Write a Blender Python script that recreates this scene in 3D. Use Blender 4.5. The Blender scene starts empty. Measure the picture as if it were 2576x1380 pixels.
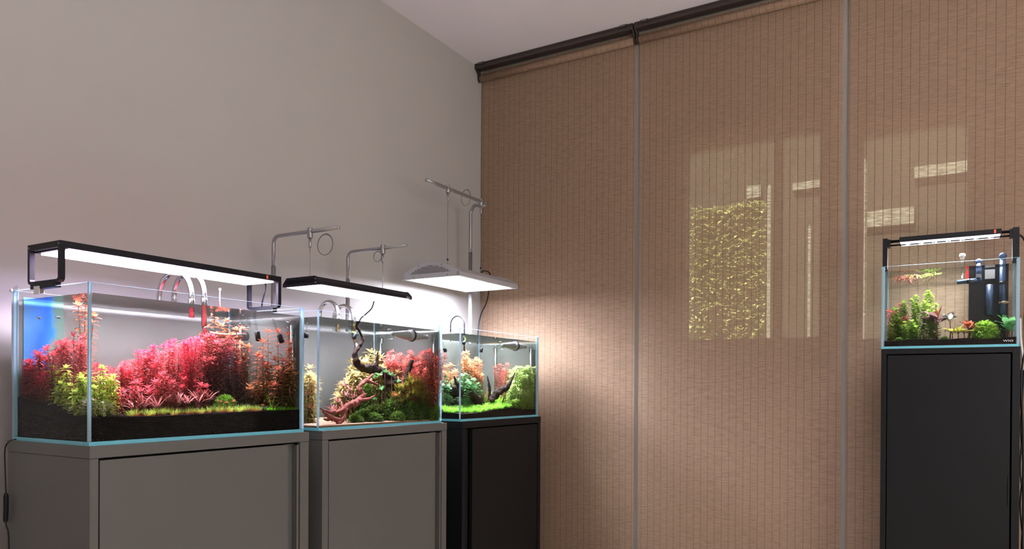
import bpy, math, random
from math import sin, cos, pi, radians, sqrt
from mathutils import Vector, Matrix, noise
R = random.Random(7)
SC = bpy.context.scene
COL = SC.collection

# ------------------------------------------------------------------ camera (solved from the photograph)
Z0 = 1.13                       # lens height above the floor
F, YAW, PITCH, ROLL, CX, CY = 1865.5, 0.5355, -0.0052, 0.0051, 1288.0, 981.8
_r = Vector((cos(YAW), sin(YAW), 0)); _d = Vector((-sin(YAW), cos(YAW), 0)); _u = Vector((0, 0, 1))
_fw = _d*cos(PITCH) + _u*sin(PITCH); _up = -_d*sin(PITCH) + _u*cos(PITCH)
_cr = _r*cos(ROLL) + _up*sin(ROLL); _cu = -_r*sin(ROLL) + _up*cos(ROLL)
cam_d = bpy.data.cameras.new('camera'); cam = bpy.data.objects.new('camera', cam_d); COL.objects.link(cam)
cam.matrix_world = Matrix(((_cr.x, _cu.x, -_fw.x, 0), (_cr.y, _cu.y, -_fw.y, 0), (_cr.z, _cu.z, -_fw.z, Z0), (0, 0, 0, 1)))
cam_d.sensor_fit = 'HORIZONTAL'; cam_d.sensor_width = 36; cam_d.lens = F/2576*36
cam_d.shift_y = (CY-690)/2576; cam_d.clip_start = 0.05
SC.camera = cam
def ray(u, v):
    a, b = u-CX, v-CY
    return (_fw + _cr*(a/F) - _cu*(b/F))
def onX(u, v, x): r = ray(u, v); p = r*(x/r.x); p.z += Z0; return p
def onY(u, v, y): r = ray(u, v); p = r*(y/r.y); p.z += Z0; return p

# ------------------------------------------------------------------ light and exposure
world = bpy.data.worlds.new('world'); SC.world = world; world.use_nodes = True
_bg = world.node_tree.nodes['Background']; _bg.inputs[0].default_value = (.72, .84, 1, 1); _bg.inputs[1].default_value = 0.9
sun_d = bpy.data.lights.new('sun', 'SUN'); sun_d.energy = 38; sun_d.angle = .01; sun_d.color = (1, .95, .82)
sun = bpy.data.objects.new('sun', sun_d); COL.objects.link(sun)
sun.rotation_euler = Vector((.35, 1, -2.0)).to_track_quat('-Z', 'Y').to_euler()
def area(name, loc, look, sx, sy, e, col):
    d = bpy.data.lights.new(name, 'AREA'); d.shape = 'RECTANGLE'; d.size = sx; d.size_y = sy; d.energy = e; d.color = col
    o = bpy.data.objects.new(name, d); COL.objects.link(o); o.location = loc
    o.rotation_euler = Vector(look).to_track_quat('-Z', 'Y').to_euler(); return o
area('fill_from_right', (3.55, 1.0, 1.55), (-1, 0, 0), 2.8, 2.0, 46, (1, .95, .88))  # added soft fill from the right; that wall has no window
area('fill_from_rear', (.6, -2.75, 1.75), (0, 1, 0), 2.4, 1.8, 5, (1, .93, .84))  # faint fill added behind the camera, without a window there
area('ceiling_fill', (1.3, .4, 1.85), (0, 0, 1), .5, .5, 165, (1, .955, .95))  # unseen upward fill added to brighten the ceiling; no lamp stands there
area('lower_blind_fill', (1.45, 2.5, 1.2), (-.5, .8, -.45), .9, .4, 19, (1, .95, .92))  # added fill to lift the lower blinds; no tank stands there
SC.view_settings.view_transform = 'Standard'; SC.view_settings.look = 'None'
SC.view_settings.exposure = 0.0; SC.view_settings.gamma = 1; SC.view_settings.use_curve_mapping = False
SC.cycles.transparent_max_bounces = 32; SC.cycles.max_bounces = 7; SC.cycles.diffuse_bounces = 4
SC.cycles.glossy_bounces = 3; SC.cycles.caustics_reflective = False; SC.cycles.sample_clamp_indirect = 6

# ------------------------------------------------------------------ materials
class NT:
    def __init__(s, name):
        s.m = bpy.data.materials.new(name); s.m.use_nodes = True; s.t = s.m.node_tree; s.t.nodes.clear()
        s.out = s.t.nodes.new('ShaderNodeOutputMaterial')
    def n(s, typ, **k):
        nd = s.t.nodes.new('ShaderNode'+typ)
        for a, b in k.items(): setattr(nd, a, b)
        return nd
    def l(s, a, b): s.t.links.new(a, b)
    def val(s, sock, v):
        if hasattr(v, 'is_linked'): s.l(v, sock)
        elif isinstance(v, (tuple, list)): sock.default_value = tuple(v)+((1,) if len(v) == 3 else ())
        else: sock.default_value = v
    def math(s, op, a, b=0.0, c=None, clamp=False):
        nd = s.n('Math', operation=op); nd.use_clamp = clamp
        s.val(nd.inputs[0], a); s.val(nd.inputs[1], b)
        if c is not None: s.val(nd.inputs[2], c)
        return nd.outputs[0]
    def mix(s, f, a, b):
        nd = s.n('Mix', data_type='RGBA'); s.val(nd.inputs[0], f); s.val(nd.inputs[6], a); s.val(nd.inputs[7], b); return nd.outputs[2]
    def mixsh(s, f, a, b):
        nd = s.n('MixShader'); s.val(nd.inputs[0], f); s.l(a, nd.inputs[1]); s.l(b, nd.inputs[2]); return nd.outputs[0]
    def ramp(s, f, stops):
        nd = s.n('ValToRGB'); e = nd.color_ramp.elements
        while len(e) < len(stops): e.new(.5)
        for i, (p, c) in enumerate(stops): e[i].position = p; e[i].color = tuple(c)+(1,)
        s.val(nd.inputs[0], f); return nd.outputs[0]
    def noise(s, scale, detail=3, coord=None, rough=.5):
        nd = s.n('TexNoise'); nd.inputs['Scale'].default_value = scale; nd.inputs['Detail'].default_value = detail; nd.inputs['Roughness'].default_value = rough
        if coord is not None: s.l(coord, nd.inputs['Vector'])
        return nd.outputs[0]
    def coord(s, kind='Object'): return s.n('TexCoord').outputs[kind]
    def scaled(s, vec, sc):
        nd = s.n('Mapping'); nd.inputs['Scale'].default_value = sc; s.l(vec, nd.inputs['Vector']); return nd.outputs[0]
    def bump(s, h, strength=.3, dist=.002):
        nd = s.n('Bump'); nd.inputs['Strength'].default_value = strength; nd.inputs['Distance'].default_value = dist; s.l(h, nd.inputs['Height']); return nd.outputs[0]
    def pbr(s, col, rough=.5, metal=0, **k):
        nd = s.n('BsdfPrincipled'); s.val(nd.inputs['Base Color'], col); s.val(nd.inputs['Roughness'], rough); s.val(nd.inputs['Metallic'], metal)
        for a, b in k.items(): s.val(nd.inputs[a.replace('_', ' ')], b)
        return nd
    def end(s, sh): s.l(sh, s.out.inputs[0]); return s.m
M = {}
def plain(name, col, rough=.5, metal=0, var=.08, scale=14, bump=0, spec=.5):
    t = NT(name); c = t.coord(); nz = t.noise(scale, 4, c)
    lo = tuple(x*(1-var) for x in col); hi = tuple(min(1, x*(1+var)) for x in col)
    nd = t.pbr(t.mix(nz, lo, hi), rough, metal, Specular_IOR_Level=spec)
    if bump: t.l(t.bump(t.noise(scale*6, 3, c), bump, .002), nd.inputs['Normal'])
    M[name] = t.end(nd.outputs[0]); return M[name]
plain('wall_paint', (.44, .425, .405), .85, var=.02, scale=3, bump=.06, spec=.2)
plain('ceiling_paint', (.86, .85, .92), .9, var=.02, scale=3, spec=.2)
plain('floor_oak', (.52, .42, .32), .5, var=.2, scale=4)
plain('cabinet_grey', (.104, .104, .095), .42, var=.02, scale=5)
plain('cabinet_black', (.0045, .0055, .0065), .5, var=.05, scale=5, spec=.25)
plain('cabinet_gap', (.006, .006, .006), .6)
plain('black_metal', (.005, .005, .008), .42, var=.1, spec=.3)
plain('black_plastic', (.006, .007, .009), .45, var=.1, spec=.3)
plain('navy_plastic', (.020, .045, .10), .4, var=.1)
plain('silver_metal', (.42, .42, .44), .45, .15, var=.03)
plain('silver_dark', (.20, .20, .20), .5, .6, var=.03)
plain('mesh_grey', (.36, .36, .38), .5, .2, var=.03)
plain('steel', (.62, .62, .62), .14, 1, var=.03)
plain('satin_steel', (.34, .34, .34), .32, .7, var=.03)
plain('wire', (.25, .25, .25), .4, .8)
plain('rail_brown', (.06, .045, .042), .45, .3, var=.08)
plain('white_plastic', (.75, .75, .75), .4, var=.03)
plain('frame_white', (.33, .33, .32), .5, var=.03)
plain('red_plastic', (.75, .03, .03), .4)
plain('orange_plastic', (.9, .16, .05), .4)
plain('wood_dark', (.032, .017, .014), .85, var=.7, scale=70, bump=1.0, spec=.2)
plain('wood_red', (.26, .075, .06), .85, var=.6, scale=60, bump=1.0, spec=.2)
plain('wood_cut', (.55, .30, .20), .8, var=.2, scale=60)
plain('print_white', (.85, .85, .85), .4)
plain('white_timber', (.30, .30, .28), .7)
plain('fish_dark', (.05, .045, .04), .4, var=.4, scale=80)
plain('fish_brown', (.22, .15, .08), .4, var=.4, scale=80)
plain('hedge_core', (.20, .24, .08), .9, var=.4)
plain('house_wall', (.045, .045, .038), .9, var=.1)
plain('paving', (.25, .24, .22), .9, var=.1)
plain('sand', (.46, .27, .17), .9, var=.35, scale=260, bump=.8)
def soil_mat():
    t = NT('soil'); c = t.coord()
    v = t.n('TexVoronoi'); v.inputs['Scale'].default_value = 300; t.l(c, v.inputs['Vector'])
    col = t.mix(v.outputs['Color'], (.004, .003, .003), (.022, .015, .014))
    nd = t.pbr(col, .9, Specular_IOR_Level=.08); t.l(t.bump(v.outputs['Distance'], .9, .003), nd.inputs['Normal'])
    M['soil'] = t.end(nd.outputs[0])
soil_mat()
def emit(name, col, e):
    t = NT(name); nd = t.n('Emission'); nd.inputs[0].default_value = col+(1,); nd.inputs[1].default_value = e
    M[name] = t.end(nd.outputs[0])
emit('led_lilac', (.80, .62, 1.0), 24)
emit('led_lilac_bright', (.80, .68, 1.0), 34)
emit('led_cool', (.84, .84, 1.0), 72)
emit('led_small', (.97, .95, 1.0), 30)
emit('led_board', (.95, .93, 1.0), 2.5)
def glass(name, tint, base=.04):
    t = NT(name); lw = t.n('LayerWeight'); lw.inputs[0].default_value = .5
    f = t.math('MULTIPLY_ADD', t.math('POWER', lw.outputs['Facing'], 5.0), .55, base, clamp=True)
    tr = t.n('BsdfTransparent'); tr.inputs[0].default_value = tint+(1,)
    gl = t.n('BsdfGlossy'); gl.inputs['Roughness'].default_value = .01
    M[name] = t.end(t.mixsh(f, tr.outputs[0], gl.outputs[0]))
glass('pane', (.975, .99, .985), .008)
glass('acrylic', (.90, .93, .93), .05)
glass('window_glass', (.95, .97, .96), .03)
def edge():
    t = NT('glass_edge'); df = t.n('BsdfDiffuse'); df.inputs[0].default_value = (.46, .70, .84, 1)
    tl = t.n('BsdfTranslucent'); tl.inputs[0].default_value = (.50, .76, .90, 1)
    gl = t.n('BsdfGlossy'); gl.inputs['Roughness'].default_value = .15
    M['glass_edge'] = t.end(t.mixsh(.1, t.mixsh(.55, df.outputs[0], tl.outputs[0]), gl.outputs[0]))
edge()
plain('glass_base', (.16, .52, .62), .2, var=.05)
def watermat():
    t = NT('water_surface'); fr = t.n('Fresnel'); fr.inputs[0].default_value = 1.333
    b = t.bump(t.noise(16, 2, t.coord()), .25, .006); t.l(b, fr.inputs['Normal'])
    tr = t.n('BsdfTransparent'); gl = t.n('BsdfGlossy'); gl.inputs['Roughness'].default_value = .03; t.l(b, gl.inputs['Normal'])
    M['water_surface'] = t.end(t.mixsh(fr.outputs[0], tr.outputs[0], gl.outputs[0]))
    t = NT('water_side'); tr = t.n('BsdfTransparent'); tr.inputs[0].default_value = (.76, .785, .765, 1); M['water_side'] = t.end(tr.outputs[0])
    t = NT('water_side_clear'); tr = t.n('BsdfTransparent'); tr.inputs[0].default_value = (.95, .955, .95, 1); M['water_side_clear'] = t.end(tr.outputs[0])
watermat()
def fabric():
    t = NT('blind_fabric'); c = t.coord()
    sx = t.n('SeparateXYZ'); t.l(c, sx.inputs[0])
    ph = t.math('FRACT', t.math('DIVIDE', sx.outputs[0], .0415))
    line = t.math('LESS_THAN', t.math('ABSOLUTE', t.math('SUBTRACT', ph, .5)), .035)
    fine = t.noise(260, 3, t.scaled(c, (.6, 1, 2.2)), .6)
    streak = t.noise(60, 3, t.scaled(c, (.35, 1, 3.2)), .6)
    big = t.noise(3, 3, c)
    base = t.mix(fine, (.325, .212, .148), (.445, .308, .215))
    base = t.mix(t.math('MULTIPLY', big, .35), base, (.345, .24, .165))
    slub = t.math('GREATER_THAN', t.noise(22, 2, t.scaled(c, (.7, 1, 7)), .5), .735)
    base = t.mix(t.math('MULTIPLY', slub, .45), base, (.20, .12, .07))
    base = t.mix(t.math('MULTIPLY', line, .72), base, (.13, .065, .035))
    nb = t.bump(t.math('ADD', fine, t.math('MULTIPLY', streak, .7)), .55, .004)
    df = t.n('BsdfDiffuse'); t.l(base, df.inputs[0]); t.l(nb, df.inputs['Normal'])
    gl = t.n('BsdfGlossy'); gl.inputs['Roughness'].default_value = .45; gl.inputs[0].default_value = (1, .9, .82, 1); t.l(nb, gl.inputs['Normal'])
    lw = t.n('LayerWeight'); lw.inputs[0].default_value = .5
    sheen = t.math('MULTIPLY_ADD', t.math('POWER', lw.outputs['Facing'], 4.0), .5, .02, clamp=True)
    sh = t.mixsh(sheen, df.outputs[0], gl.outputs[0])
    tl = t.n('BsdfTranslucent'); t.l(base, tl.inputs[0]); sh = t.mixsh(.12, sh, tl.outputs[0])
    tr = t.n('BsdfTransparent'); tr.inputs[0].default_value = (1, .95, .78, 1)
    op = t.math('MULTIPLY', t.math('MULTIPLY_ADD', t.math('POWER', streak, 2.0), .75, -.03, clamp=True), t.math('SUBTRACT', 1.0, line))
    M['blind_fabric'] = t.end(t.mixsh(op, sh, tr.outputs[0]))
fabric()
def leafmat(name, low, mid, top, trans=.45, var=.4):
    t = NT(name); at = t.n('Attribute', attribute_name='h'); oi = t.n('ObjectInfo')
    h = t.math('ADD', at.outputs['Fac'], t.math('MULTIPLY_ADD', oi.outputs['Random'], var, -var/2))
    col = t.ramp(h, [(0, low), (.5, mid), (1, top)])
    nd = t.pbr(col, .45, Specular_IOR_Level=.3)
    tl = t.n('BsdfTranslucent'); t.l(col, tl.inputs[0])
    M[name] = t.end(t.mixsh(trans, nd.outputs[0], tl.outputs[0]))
leafmat('lf_crimson', (.42, .05, .05), (.74, .045, .09), (.90, .07, .15))
leafmat('lf_red', (.25, .06, .035), (.54, .08, .065), (.80, .10, .13))
leafmat('lf_rosette', (.16, .11, .03), (.40, .16, .05), (.76, .20, .13))
leafmat('lf_purple', (.05, .018, .022), (.13, .03, .045), (.48, .07, .07))
leafmat('lf_lime', (.60, .62, .18), (.64, .80, .10), (.80, .95, .20))
leafmat('lf_cream', (.60, .55, .28), (.85, .80, .55), (.95, .90, .72))
leafmat('lf_olive', (.08, .08, .02), (.28, .20, .05), (.85, .36, .17))
leafmat('lf_lance', (.20, .05, .04), (.50, .16, .15), (.80, .36, .34))
leafmat('lf_grass', (.55, .07, .05), (.44, .56, .08), (.62, .78, .16))
leafmat('lf_bluegrass', (.10, .20, .06), (.16, .42, .16), (.30, .62, .34))
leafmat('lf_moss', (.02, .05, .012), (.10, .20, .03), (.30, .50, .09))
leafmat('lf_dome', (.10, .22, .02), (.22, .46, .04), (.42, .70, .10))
leafmat('lf_yellow', (.16, .18, .03), (.42, .37, .07), (.74, .60, .26))
leafmat('lf_pink', (.30, .18, .06), (.72, .27, .18), (.97, .27, .24))
leafmat('lf_anubias', (.03, .10, .03), (.07, .26, .07), (.36, .60, .28))
leafmat('lf_fountain', (.14, .14, .02), (.34, .32, .04), (.66, .48, .10))
leafmat('lf_carpet', (.18, .36, .03), (.26, .66, .04), (.48, .88, .12))
leafmat('lf_feather', (.36, .50, .10), (.54, .72, .20), (.82, .92, .44))
leafmat('lf_round', (.06, .26, .08), (.14, .48, .16), (.40, .74, .40))
leafmat('lf_brownblade', (.10, .08, .03), (.24, .18, .06), (.45, .30, .12))
leafmat('lf_orange', (.20, .16, .04), (.52, .26, .09), (.92, .34, .17))
leafmat('lf_crypt', (.07, .035, .03), (.16, .09, .085), (.30, .20, .20))
leafmat('lf_rust', (.20, .05, .03), (.42, .10, .05), (.60, .17, .09))
leafmat('lf_fern', (.14, .28, .03), (.26, .48, .05), (.48, .70, .12))
leafmat('lf_silver', (.10, .16, .09), (.30, .36, .30), (.62, .66, .62))
leafmat('lf_hedge', (.30, .33, .14), (.50, .53, .26), (.70, .72, .42), .3)
leafmat('stem_green', (.10, .07, .02), (.14, .11, .03), (.22, .14, .05), .1)
leafmat('stem_red', (.10, .03, .02), (.22, .05, .03), (.40, .08, .06), .1)
def blue_reflection_mat():  # painted colours of the unclear blue reflection in the first tank
    t = NT('blue_reflection_paint'); c = t.coord(); sx = t.n('SeparateXYZ'); t.l(c, sx.inputs[0])
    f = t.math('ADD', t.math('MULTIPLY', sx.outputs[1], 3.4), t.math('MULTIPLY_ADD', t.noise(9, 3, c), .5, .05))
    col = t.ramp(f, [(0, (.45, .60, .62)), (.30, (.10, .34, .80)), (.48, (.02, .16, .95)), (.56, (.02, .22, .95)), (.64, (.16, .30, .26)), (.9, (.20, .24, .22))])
    M['blue_reflection_paint'] = t.end(t.pbr(col, .5).outputs[0])
blue_reflection_mat()
def filmmat():
    t = NT('frosted_film'); nz = t.noise(5, 2, t.coord()); col = t.mix(nz, (.38, .365, .35), (.44, .42, .405))
    df = t.n('BsdfDiffuse'); t.l(col, df.inputs[0]); tl = t.n('BsdfTranslucent'); t.l(col, tl.inputs[0])
    gl = t.n('BsdfGlossy'); gl.inputs['Roughness'].default_value = .38
    M['frosted_film'] = t.end(t.mixsh(.10, t.mixsh(.45, df.outputs[0], tl.outputs[0]), gl.outputs[0]))
filmmat()

# ------------------------------------------------------------------ mesh builder
class MB:
    def __init__(s): s.v = []; s.f = []; s.mi = []; s.h = []; s.cm = 0; s.ch = .5
    def vert(s, p, h=None): s.v.append(tuple(p)); s.h.append(s.ch if h is None else h); return len(s.v)-1
    def face(s, *i): s.f.append(tuple(i)); s.mi.append(s.cm)
    def box(s, x0, x1, y0, y1, z0, z1, mats=None):
        """mats: material index of faces (-x,+x,-y,+y,-z,+z)"""
        k = [s.vert((x, y, z)) for z in (z0, z1) for y in (y0, y1) for x in (x0, x1)]
        fs = [(0, 4, 6, 2), (1, 3, 7, 5), (0, 1, 5, 4), (2, 6, 7, 3), (0, 2, 3, 1), (4, 5, 7, 6)]
        for n, q in enumerate(fs):
            s.f.append(tuple(k[j] for j in q)); s.mi.append(mats[n] if mats else s.cm)
        return s
    def tube(s, pts, r, seg=10, caps=True, hs=None):
        pts = [Vector(p) for p in pts]; n = len(pts); rr = r if isinstance(r, (list, tuple)) else [r]*n
        t0 = (pts[1]-pts[0]).normalized(); a = t0.orthogonal().normalized(); rings = []
        for i, p in enumerate(pts):
            t = (pts[min(i+1, n-1)]-pts[max(i-1, 0)])
            t = t.normalized() if t.length > 1e-9 else t0
            a = (a-t*a.dot(t)); a = a.normalized() if a.length > 1e-6 else t.orthogonal().normalized()
            b = t.cross(a)
            rings.append([s.vert(p+(a*cos(2*pi*k/seg)+b*sin(2*pi*k/seg))*rr[i], hs[i] if hs else None) for k in range(seg)])
        for i in range(n-1):
            for k in range(seg): s.face(rings[i][k], rings[i][(k+1) % seg], rings[i+1][(k+1) % seg], rings[i+1][k])
        if caps: s.face(*rings[0][::-1]); s.face(*rings[-1])
        return s
    def lathe(s, prof, c=(0, 0, 0), axis=2, seg=20):
        rings = []
        for r, z in prof:
            ring = []
            for k in range(seg):
                q = [r*cos(2*pi*k/seg), r*sin(2*pi*k/seg)]
                p = [0, 0, 0]; p[axis] = z; o = [i for i in range(3) if i != axis]; p[o[0]] = q[0]; p[o[1]] = q[1]
                ring.append(s.vert((p[0]+c[0], p[1]+c[1], p[2]+c[2])))
            rings.append(ring)
        for i in range(len(rings)-1):
            for k in range(seg): s.face(rings[i][k], rings[i][(k+1) % seg], rings[i+1][(k+1) % seg], rings[i+1][k])
        s.face(*rings[0][::-1]); s.face(*rings[-1]); return s
    def prism(s, poly, axis, a, b):
        """poly: list of 2-D points in the plane across `axis`, extruded from a to b"""
        o = [i for i in range(3) if i != axis]
        def P(q, t): p = [0, 0, 0]; p[axis] = t; p[o[0]] = q[0]; p[o[1]] = q[1]; return p
        A = [s.vert(P(q, a)) for q in poly]; B = [s.vert(P(q, b)) for q in poly]; n = len(poly)
        for i in range(n): s.face(A[i], A[(i+1) % n], B[(i+1) % n], B[i])
        s.face(*A[::-1]); s.face(*B); return s
    def leaf(s, base, az, el, L, W, bend=.5, h=.5, rows=(.32, .68), ws=(1, .78), keel=.12, wav=0, dh=.08):
        base = Vector(base); sd = Vector((-sin(az), cos(az), 0)); p = base.copy(); prev = 0; e = el; left = [s.vert(base, h-dh)]; right = left[:]; mid = None
        last = [left[0]]
        for q, w in zip(rows, ws):
            e = el-bend*q; p = p+Vector((cos(az)*cos(e), sin(az)*cos(e), sin(e)))*L*(q-prev); prev = q
            up = Vector((-cos(az)*sin(e), -sin(az)*sin(e), cos(e)))
            wv = up*(wav*W*R.uniform(-1, 1)) if wav else Vector((0, 0, 0))
            l = s.vert(p+sd*W*w/2+up*W*keel+wv, h); m = s.vert(p, h-dh*.6); r = s.vert(p-sd*W*w/2+up*W*keel-wv, h)
            if len(last) == 1: s.face(last[0], m, l); s.face(last[0], r, m)
            else: s.face(last[0], last[1], m, l); s.face(last[1], last[2], r, m)
            last = [l, m, r]
        e = el-bend; p = p+Vector((cos(az)*cos(e), sin(az)*cos(e), sin(e)))*L*(1-prev)
        t = s.vert(p, h+dh); s.face(last[0], last[1], t); s.face(last[1], last[2], t); return s
    def blade(s, base, az, el, L, W, bend, h0=0, h1=1, n=3):
        p = Vector(base); sd = Vector((-sin(az), cos(az), 0)); last = None
        for i in range(n+1):
            q = i/n; w = W*(1-q)**.6*.5+1e-5
            c = (s.vert(p+sd*w, h0+(h1-h0)*q), s.vert(p-sd*w, h0+(h1-h0)*q))
            if last: s.face(last[0], last[1], c[1], c[0])
            last = c; e = el-bend*q; p = p+Vector((cos(az)*cos(e), sin(az)*cos(e), sin(e)))*L/n
        return s
    def mesh(s, name, mats, smooth=False, off=(0, 0, 0)):
        me = bpy.data.meshes.new(name)
        me.from_pydata([(a-off[0], b-off[1], c-off[2]) for a, b, c in s.v], [], s.f)
        for m in (mats if isinstance(mats, (list, tuple)) else [mats]): me.materials.append(M[m] if isinstance(m, str) else m)
        if any(s.mi): me.polygons.foreach_set('material_index', s.mi)
        if smooth: me.polygons.foreach_set('use_smooth', [True]*len(me.polygons))
        if any(x != .5 for x in s.h):
            at = me.attributes.new('h', 'FLOAT', 'POINT'); at.data.foreach_set('value', s.h)
        me.update(); return me
    def build(s, name, mats, parent=None, smooth=False):
        off = Vector((0, 0, 0)); q = parent
        while q is not None: off += q.location; q = q.parent
        return link(name, s.mesh(name, mats, smooth, off), parent)
def link(name, me, parent=None, loc=None, rz=0, sc=1):
    o = bpy.data.objects.new(name, me); COL.objects.link(o); o.parent = parent
    if loc is not None: o.location = loc
    if rz: o.rotation_euler[2] = rz
    if sc != 1: o.scale = (sc, sc, sc)
    return o
def tag(o, label, cat, group=None, kind=None):
    o['label'] = label; o['category'] = cat
    if group: o['group'] = group
    if kind: o['kind'] = kind
    return o
def thing(name, label, cat, loc, group=None, rz=0, sc=1):
    o = bpy.data.objects.new(name, None); COL.objects.link(o); o.location = loc; o.rotation_euler[2] = rz; o.empty_display_size = .02
    if sc != 1: o.scale = (sc, sc, sc)
    return tag(o, label, cat, group)
def struct(name, mb, mats, label=None):
    o = mb.build(name, mats); o['kind'] = 'structure'
    if label: o['label'] = label
    return o
def arc(c, r, a0, a1, n, ex, ez):
    ex = Vector(ex); ez = Vector(ez); c = Vector(c)
    return [c+ex*(r*cos(a0+(a1-a0)*i/n))+ez*(r*sin(a0+(a1-a0)*i/n)) for i in range(n+1)]

# ------------------------------------------------------------------ the room
XA, YB, ZC = -2.88, 4.40, Z0+2.245        # left wall, blind plane, ceiling
YW = 4.432                                 # window wall
struct('floor', MB().box(XA-.1, 3.75, -3, YW+.25, -.1, 0), 'floor_oak')
struct('ceiling', MB().box(XA-.1, 3.75, -3, YW+.25, ZC, ZC+.25), 'ceiling_paint')
struct('wall_left', MB().box(XA-.12, XA, -3, YW+.25, 0, ZC), 'wall_paint')
struct('wall_right', MB().box(3.62, 3.75, -3, YW+.25, 0, ZC), 'wall_paint')
struct('wall_front', MB().box(XA, 3.62, -3, -2.82, 0, ZC), 'wall_paint')
# windows behind the blinds: opening limits taken from the light that comes through
W1 = (onY(1700, 700, YW).x, onY(2078, 700, YW).x, onY(1900, 868, YW).z, onY(1900, 330, YW).z)
W2 = (onY(2143, 700, YW).x, onY(2458, 700, YW).x, onY(2300, 868, YW).z, onY(2300, 300, YW).z)
wb = MB()
wb.box(XA, W1[0], YW, YW+.25, 0, ZC); wb.box(W1[1], W2[0], YW, YW+.25, 0, ZC); wb.box(W2[1], 3.62, YW, YW+.25, 0, ZC)
for w in (W1, W2): wb.box(w[0], w[1], YW, YW+.25, 0, w[2]); wb.box(w[0], w[1], YW, YW+.25, w[3], ZC)
struct('wall_back', wb, 'wall_paint')
def window(name, w, posts):
    root = bpy.data.objects.new(name, None); COL.objects.link(root); root.location = (w[0], YW, w[2]); root['kind'] = 'structure'
    t = .045; f = MB()
    f.box(w[0], w[0]+t, YW+.06, YW+.13, w[2], w[3]); f.box(w[1]-t, w[1], YW+.06, YW+.13, w[2], w[3])
    f.box(w[0]+t, w[1]-t, YW+.06, YW+.13, w[2], w[2]+t); f.box(w[0]+t, w[1]-t, YW+.06, YW+.13, w[3]-t, w[3])
    f.build('window_frame', 'frame_white', root)
    xs = [w[0]+t]+posts+[w[1]-t]
    for a, b in zip(xs[:-1], xs[1:]):
        MB().box(a+.006, b-.006, YW+.09, YW+.098, w[2]+t, w[3]-t).build('window_pane', 'window_glass', root)
    for p in posts: MB().box(p-.02, p+.02, YW+.06, YW+.13, w[2]+t, w[3]-t).build('mullion', 'frame_white', root)
window('window_1', W1, [onY(1950, 700, YW).x])
window('window_2', W2, [])

# ------------------------------------------------------------------ roller blinds
def blind(x0, x1, label, first):
    g = 'roller blinds over the window wall'
    o = thing('roller_blind', label, 'blind', ((x0+x1)/2, YB-.02, ZC-.1), g)
    me = MB(); nx, nz = 36, 50; zt, zb = ZC-.032, .03
    for j in range(nz+1):
        for i in range(nx+1):
            x = x0+(x1-x0)*i/nx; z = zt+(zb-zt)*j/nz
            me.vert((x, YB+.003*sin(x*9)*(j/nz)+.0015*sin(z*5+x*3), z))
    for j in range(nz):
        for i in range(nx):
            a = j*(nx+1)+i; me.face(a, a+nx+1, a+nx+2, a+1)
    me.build('fabric', 'blind_fabric', o, True)
    r = .024; zr = ZC-.085
    MB().lathe([(r-.004, x0+.004), (r, x0+.005), (r, x1-.005), (r-.004, x1-.004)], (0, YB-.024, zr), 0, 28).build('fabric_roll', 'blind_fabric', o, True)
    MB().box(x0+.01, x1-.01, YB-.006, YB+.008, .012, .036).build('bottom_bar', 'rail_brown', o)
    # grooved head rail screwed to the ceiling
    y = YB-.085; prof = [(y, ZC), (y, ZC-.010), (y+.004, ZC-.011), (y+.004, ZC-.018), (y, ZC-.019), (y, ZC-.030), (y+.006, ZC-.034), (y+.06, ZC-.034), (y+.06, ZC)]
    MB().prism(prof, 0, x0-.008, x1+.008).build('head_rail', 'rail_brown', o)
    for xc in ((x0+.05, x1-.05) if first else (x0+.06, x1-.06)):
        c = MB().box(xc-.022, xc+.022, y-.010, y+.002, ZC-.014, ZC-.001).build('mounting_clip', 'rail_brown', o)
        MB().box(xc-.015, xc+.015, y-.0115, y-.0098, ZC-.011, ZC-.004).build('clip_window', 'silver_dark', c)
    for xe in (x0-.004, x1+.004):
        MB().prism([(y+.004, ZC-.034), (y+.068, ZC-.034), (y+.070, ZC-.10), (y+.058, ZC-.112), (y+.046, ZC-.110), (y+.038, ZC-.095), (y+.036, ZC-.06)], 0, xe-.003, xe+.003).build('end_bracket', 'rail_brown', o)
        MB().lathe([(.012, xe-.0045), (.012, xe+.0045)], (0, YB-.024, zr), 0, 16).build('bracket_pin', 'steel', o, True)
BX = [(XA+.012, -1.718), (-1.691, -.521), (-.493, .72), (.748, 1.95), (1.978, 3.18)]
BL = ['linen roller blind hanging in the wall corner behind the three tanks', 'linen roller blind between the two narrow gaps, bright hedge glowing through',
      'linen roller blind hanging behind the small tank on the tall cabinet', None, None]
for i, (b, l) in enumerate(zip(BX, BL)):
    if l: blind(b[0], b[1], l, i == 0)

# ------------------------------------------------------------------ outside the windows
struct('ground', MB().box(-8, 8, YW+.25, 16, -.3, -.1), 'paving')
def hedge(x0, x1, y0, z1, label):
    o = thing('hedge', label, 'hedge', ((x0+x1)/2, y0+.4, -.1), 'clipped hedges outside the windows')
    MB().box(x0+.05, x1-.05, y0+.06, y0+.8, -.1, z1-.05).build('hedge_core', 'hedge_core', o)
    lf = MB(); n = int((x1-x0)*(z1)*2600)
    for _ in range(n):
        x, z = R.uniform(x0, x1), R.uniform(.0, z1); y = y0+R.uniform(0, .08)
        lf.leaf((x, y, z), R.uniform(pi, 2*pi), R.uniform(-.4, .9), R.uniform(.04, .08), R.uniform(.03, .05), .4, R.random())
    lo = lf.build('hedge_leaves', 'lf_hedge', o); lo['kind'] = 'stuff'
YH = 8.2
a, b = onY(1738, 700, YH), onY(1925, 700, YH)
hedge(a.x, b.x, YH, onY(1830, 515, YH).z, 'sunlit clipped hedge seen through the middle blind')
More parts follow.
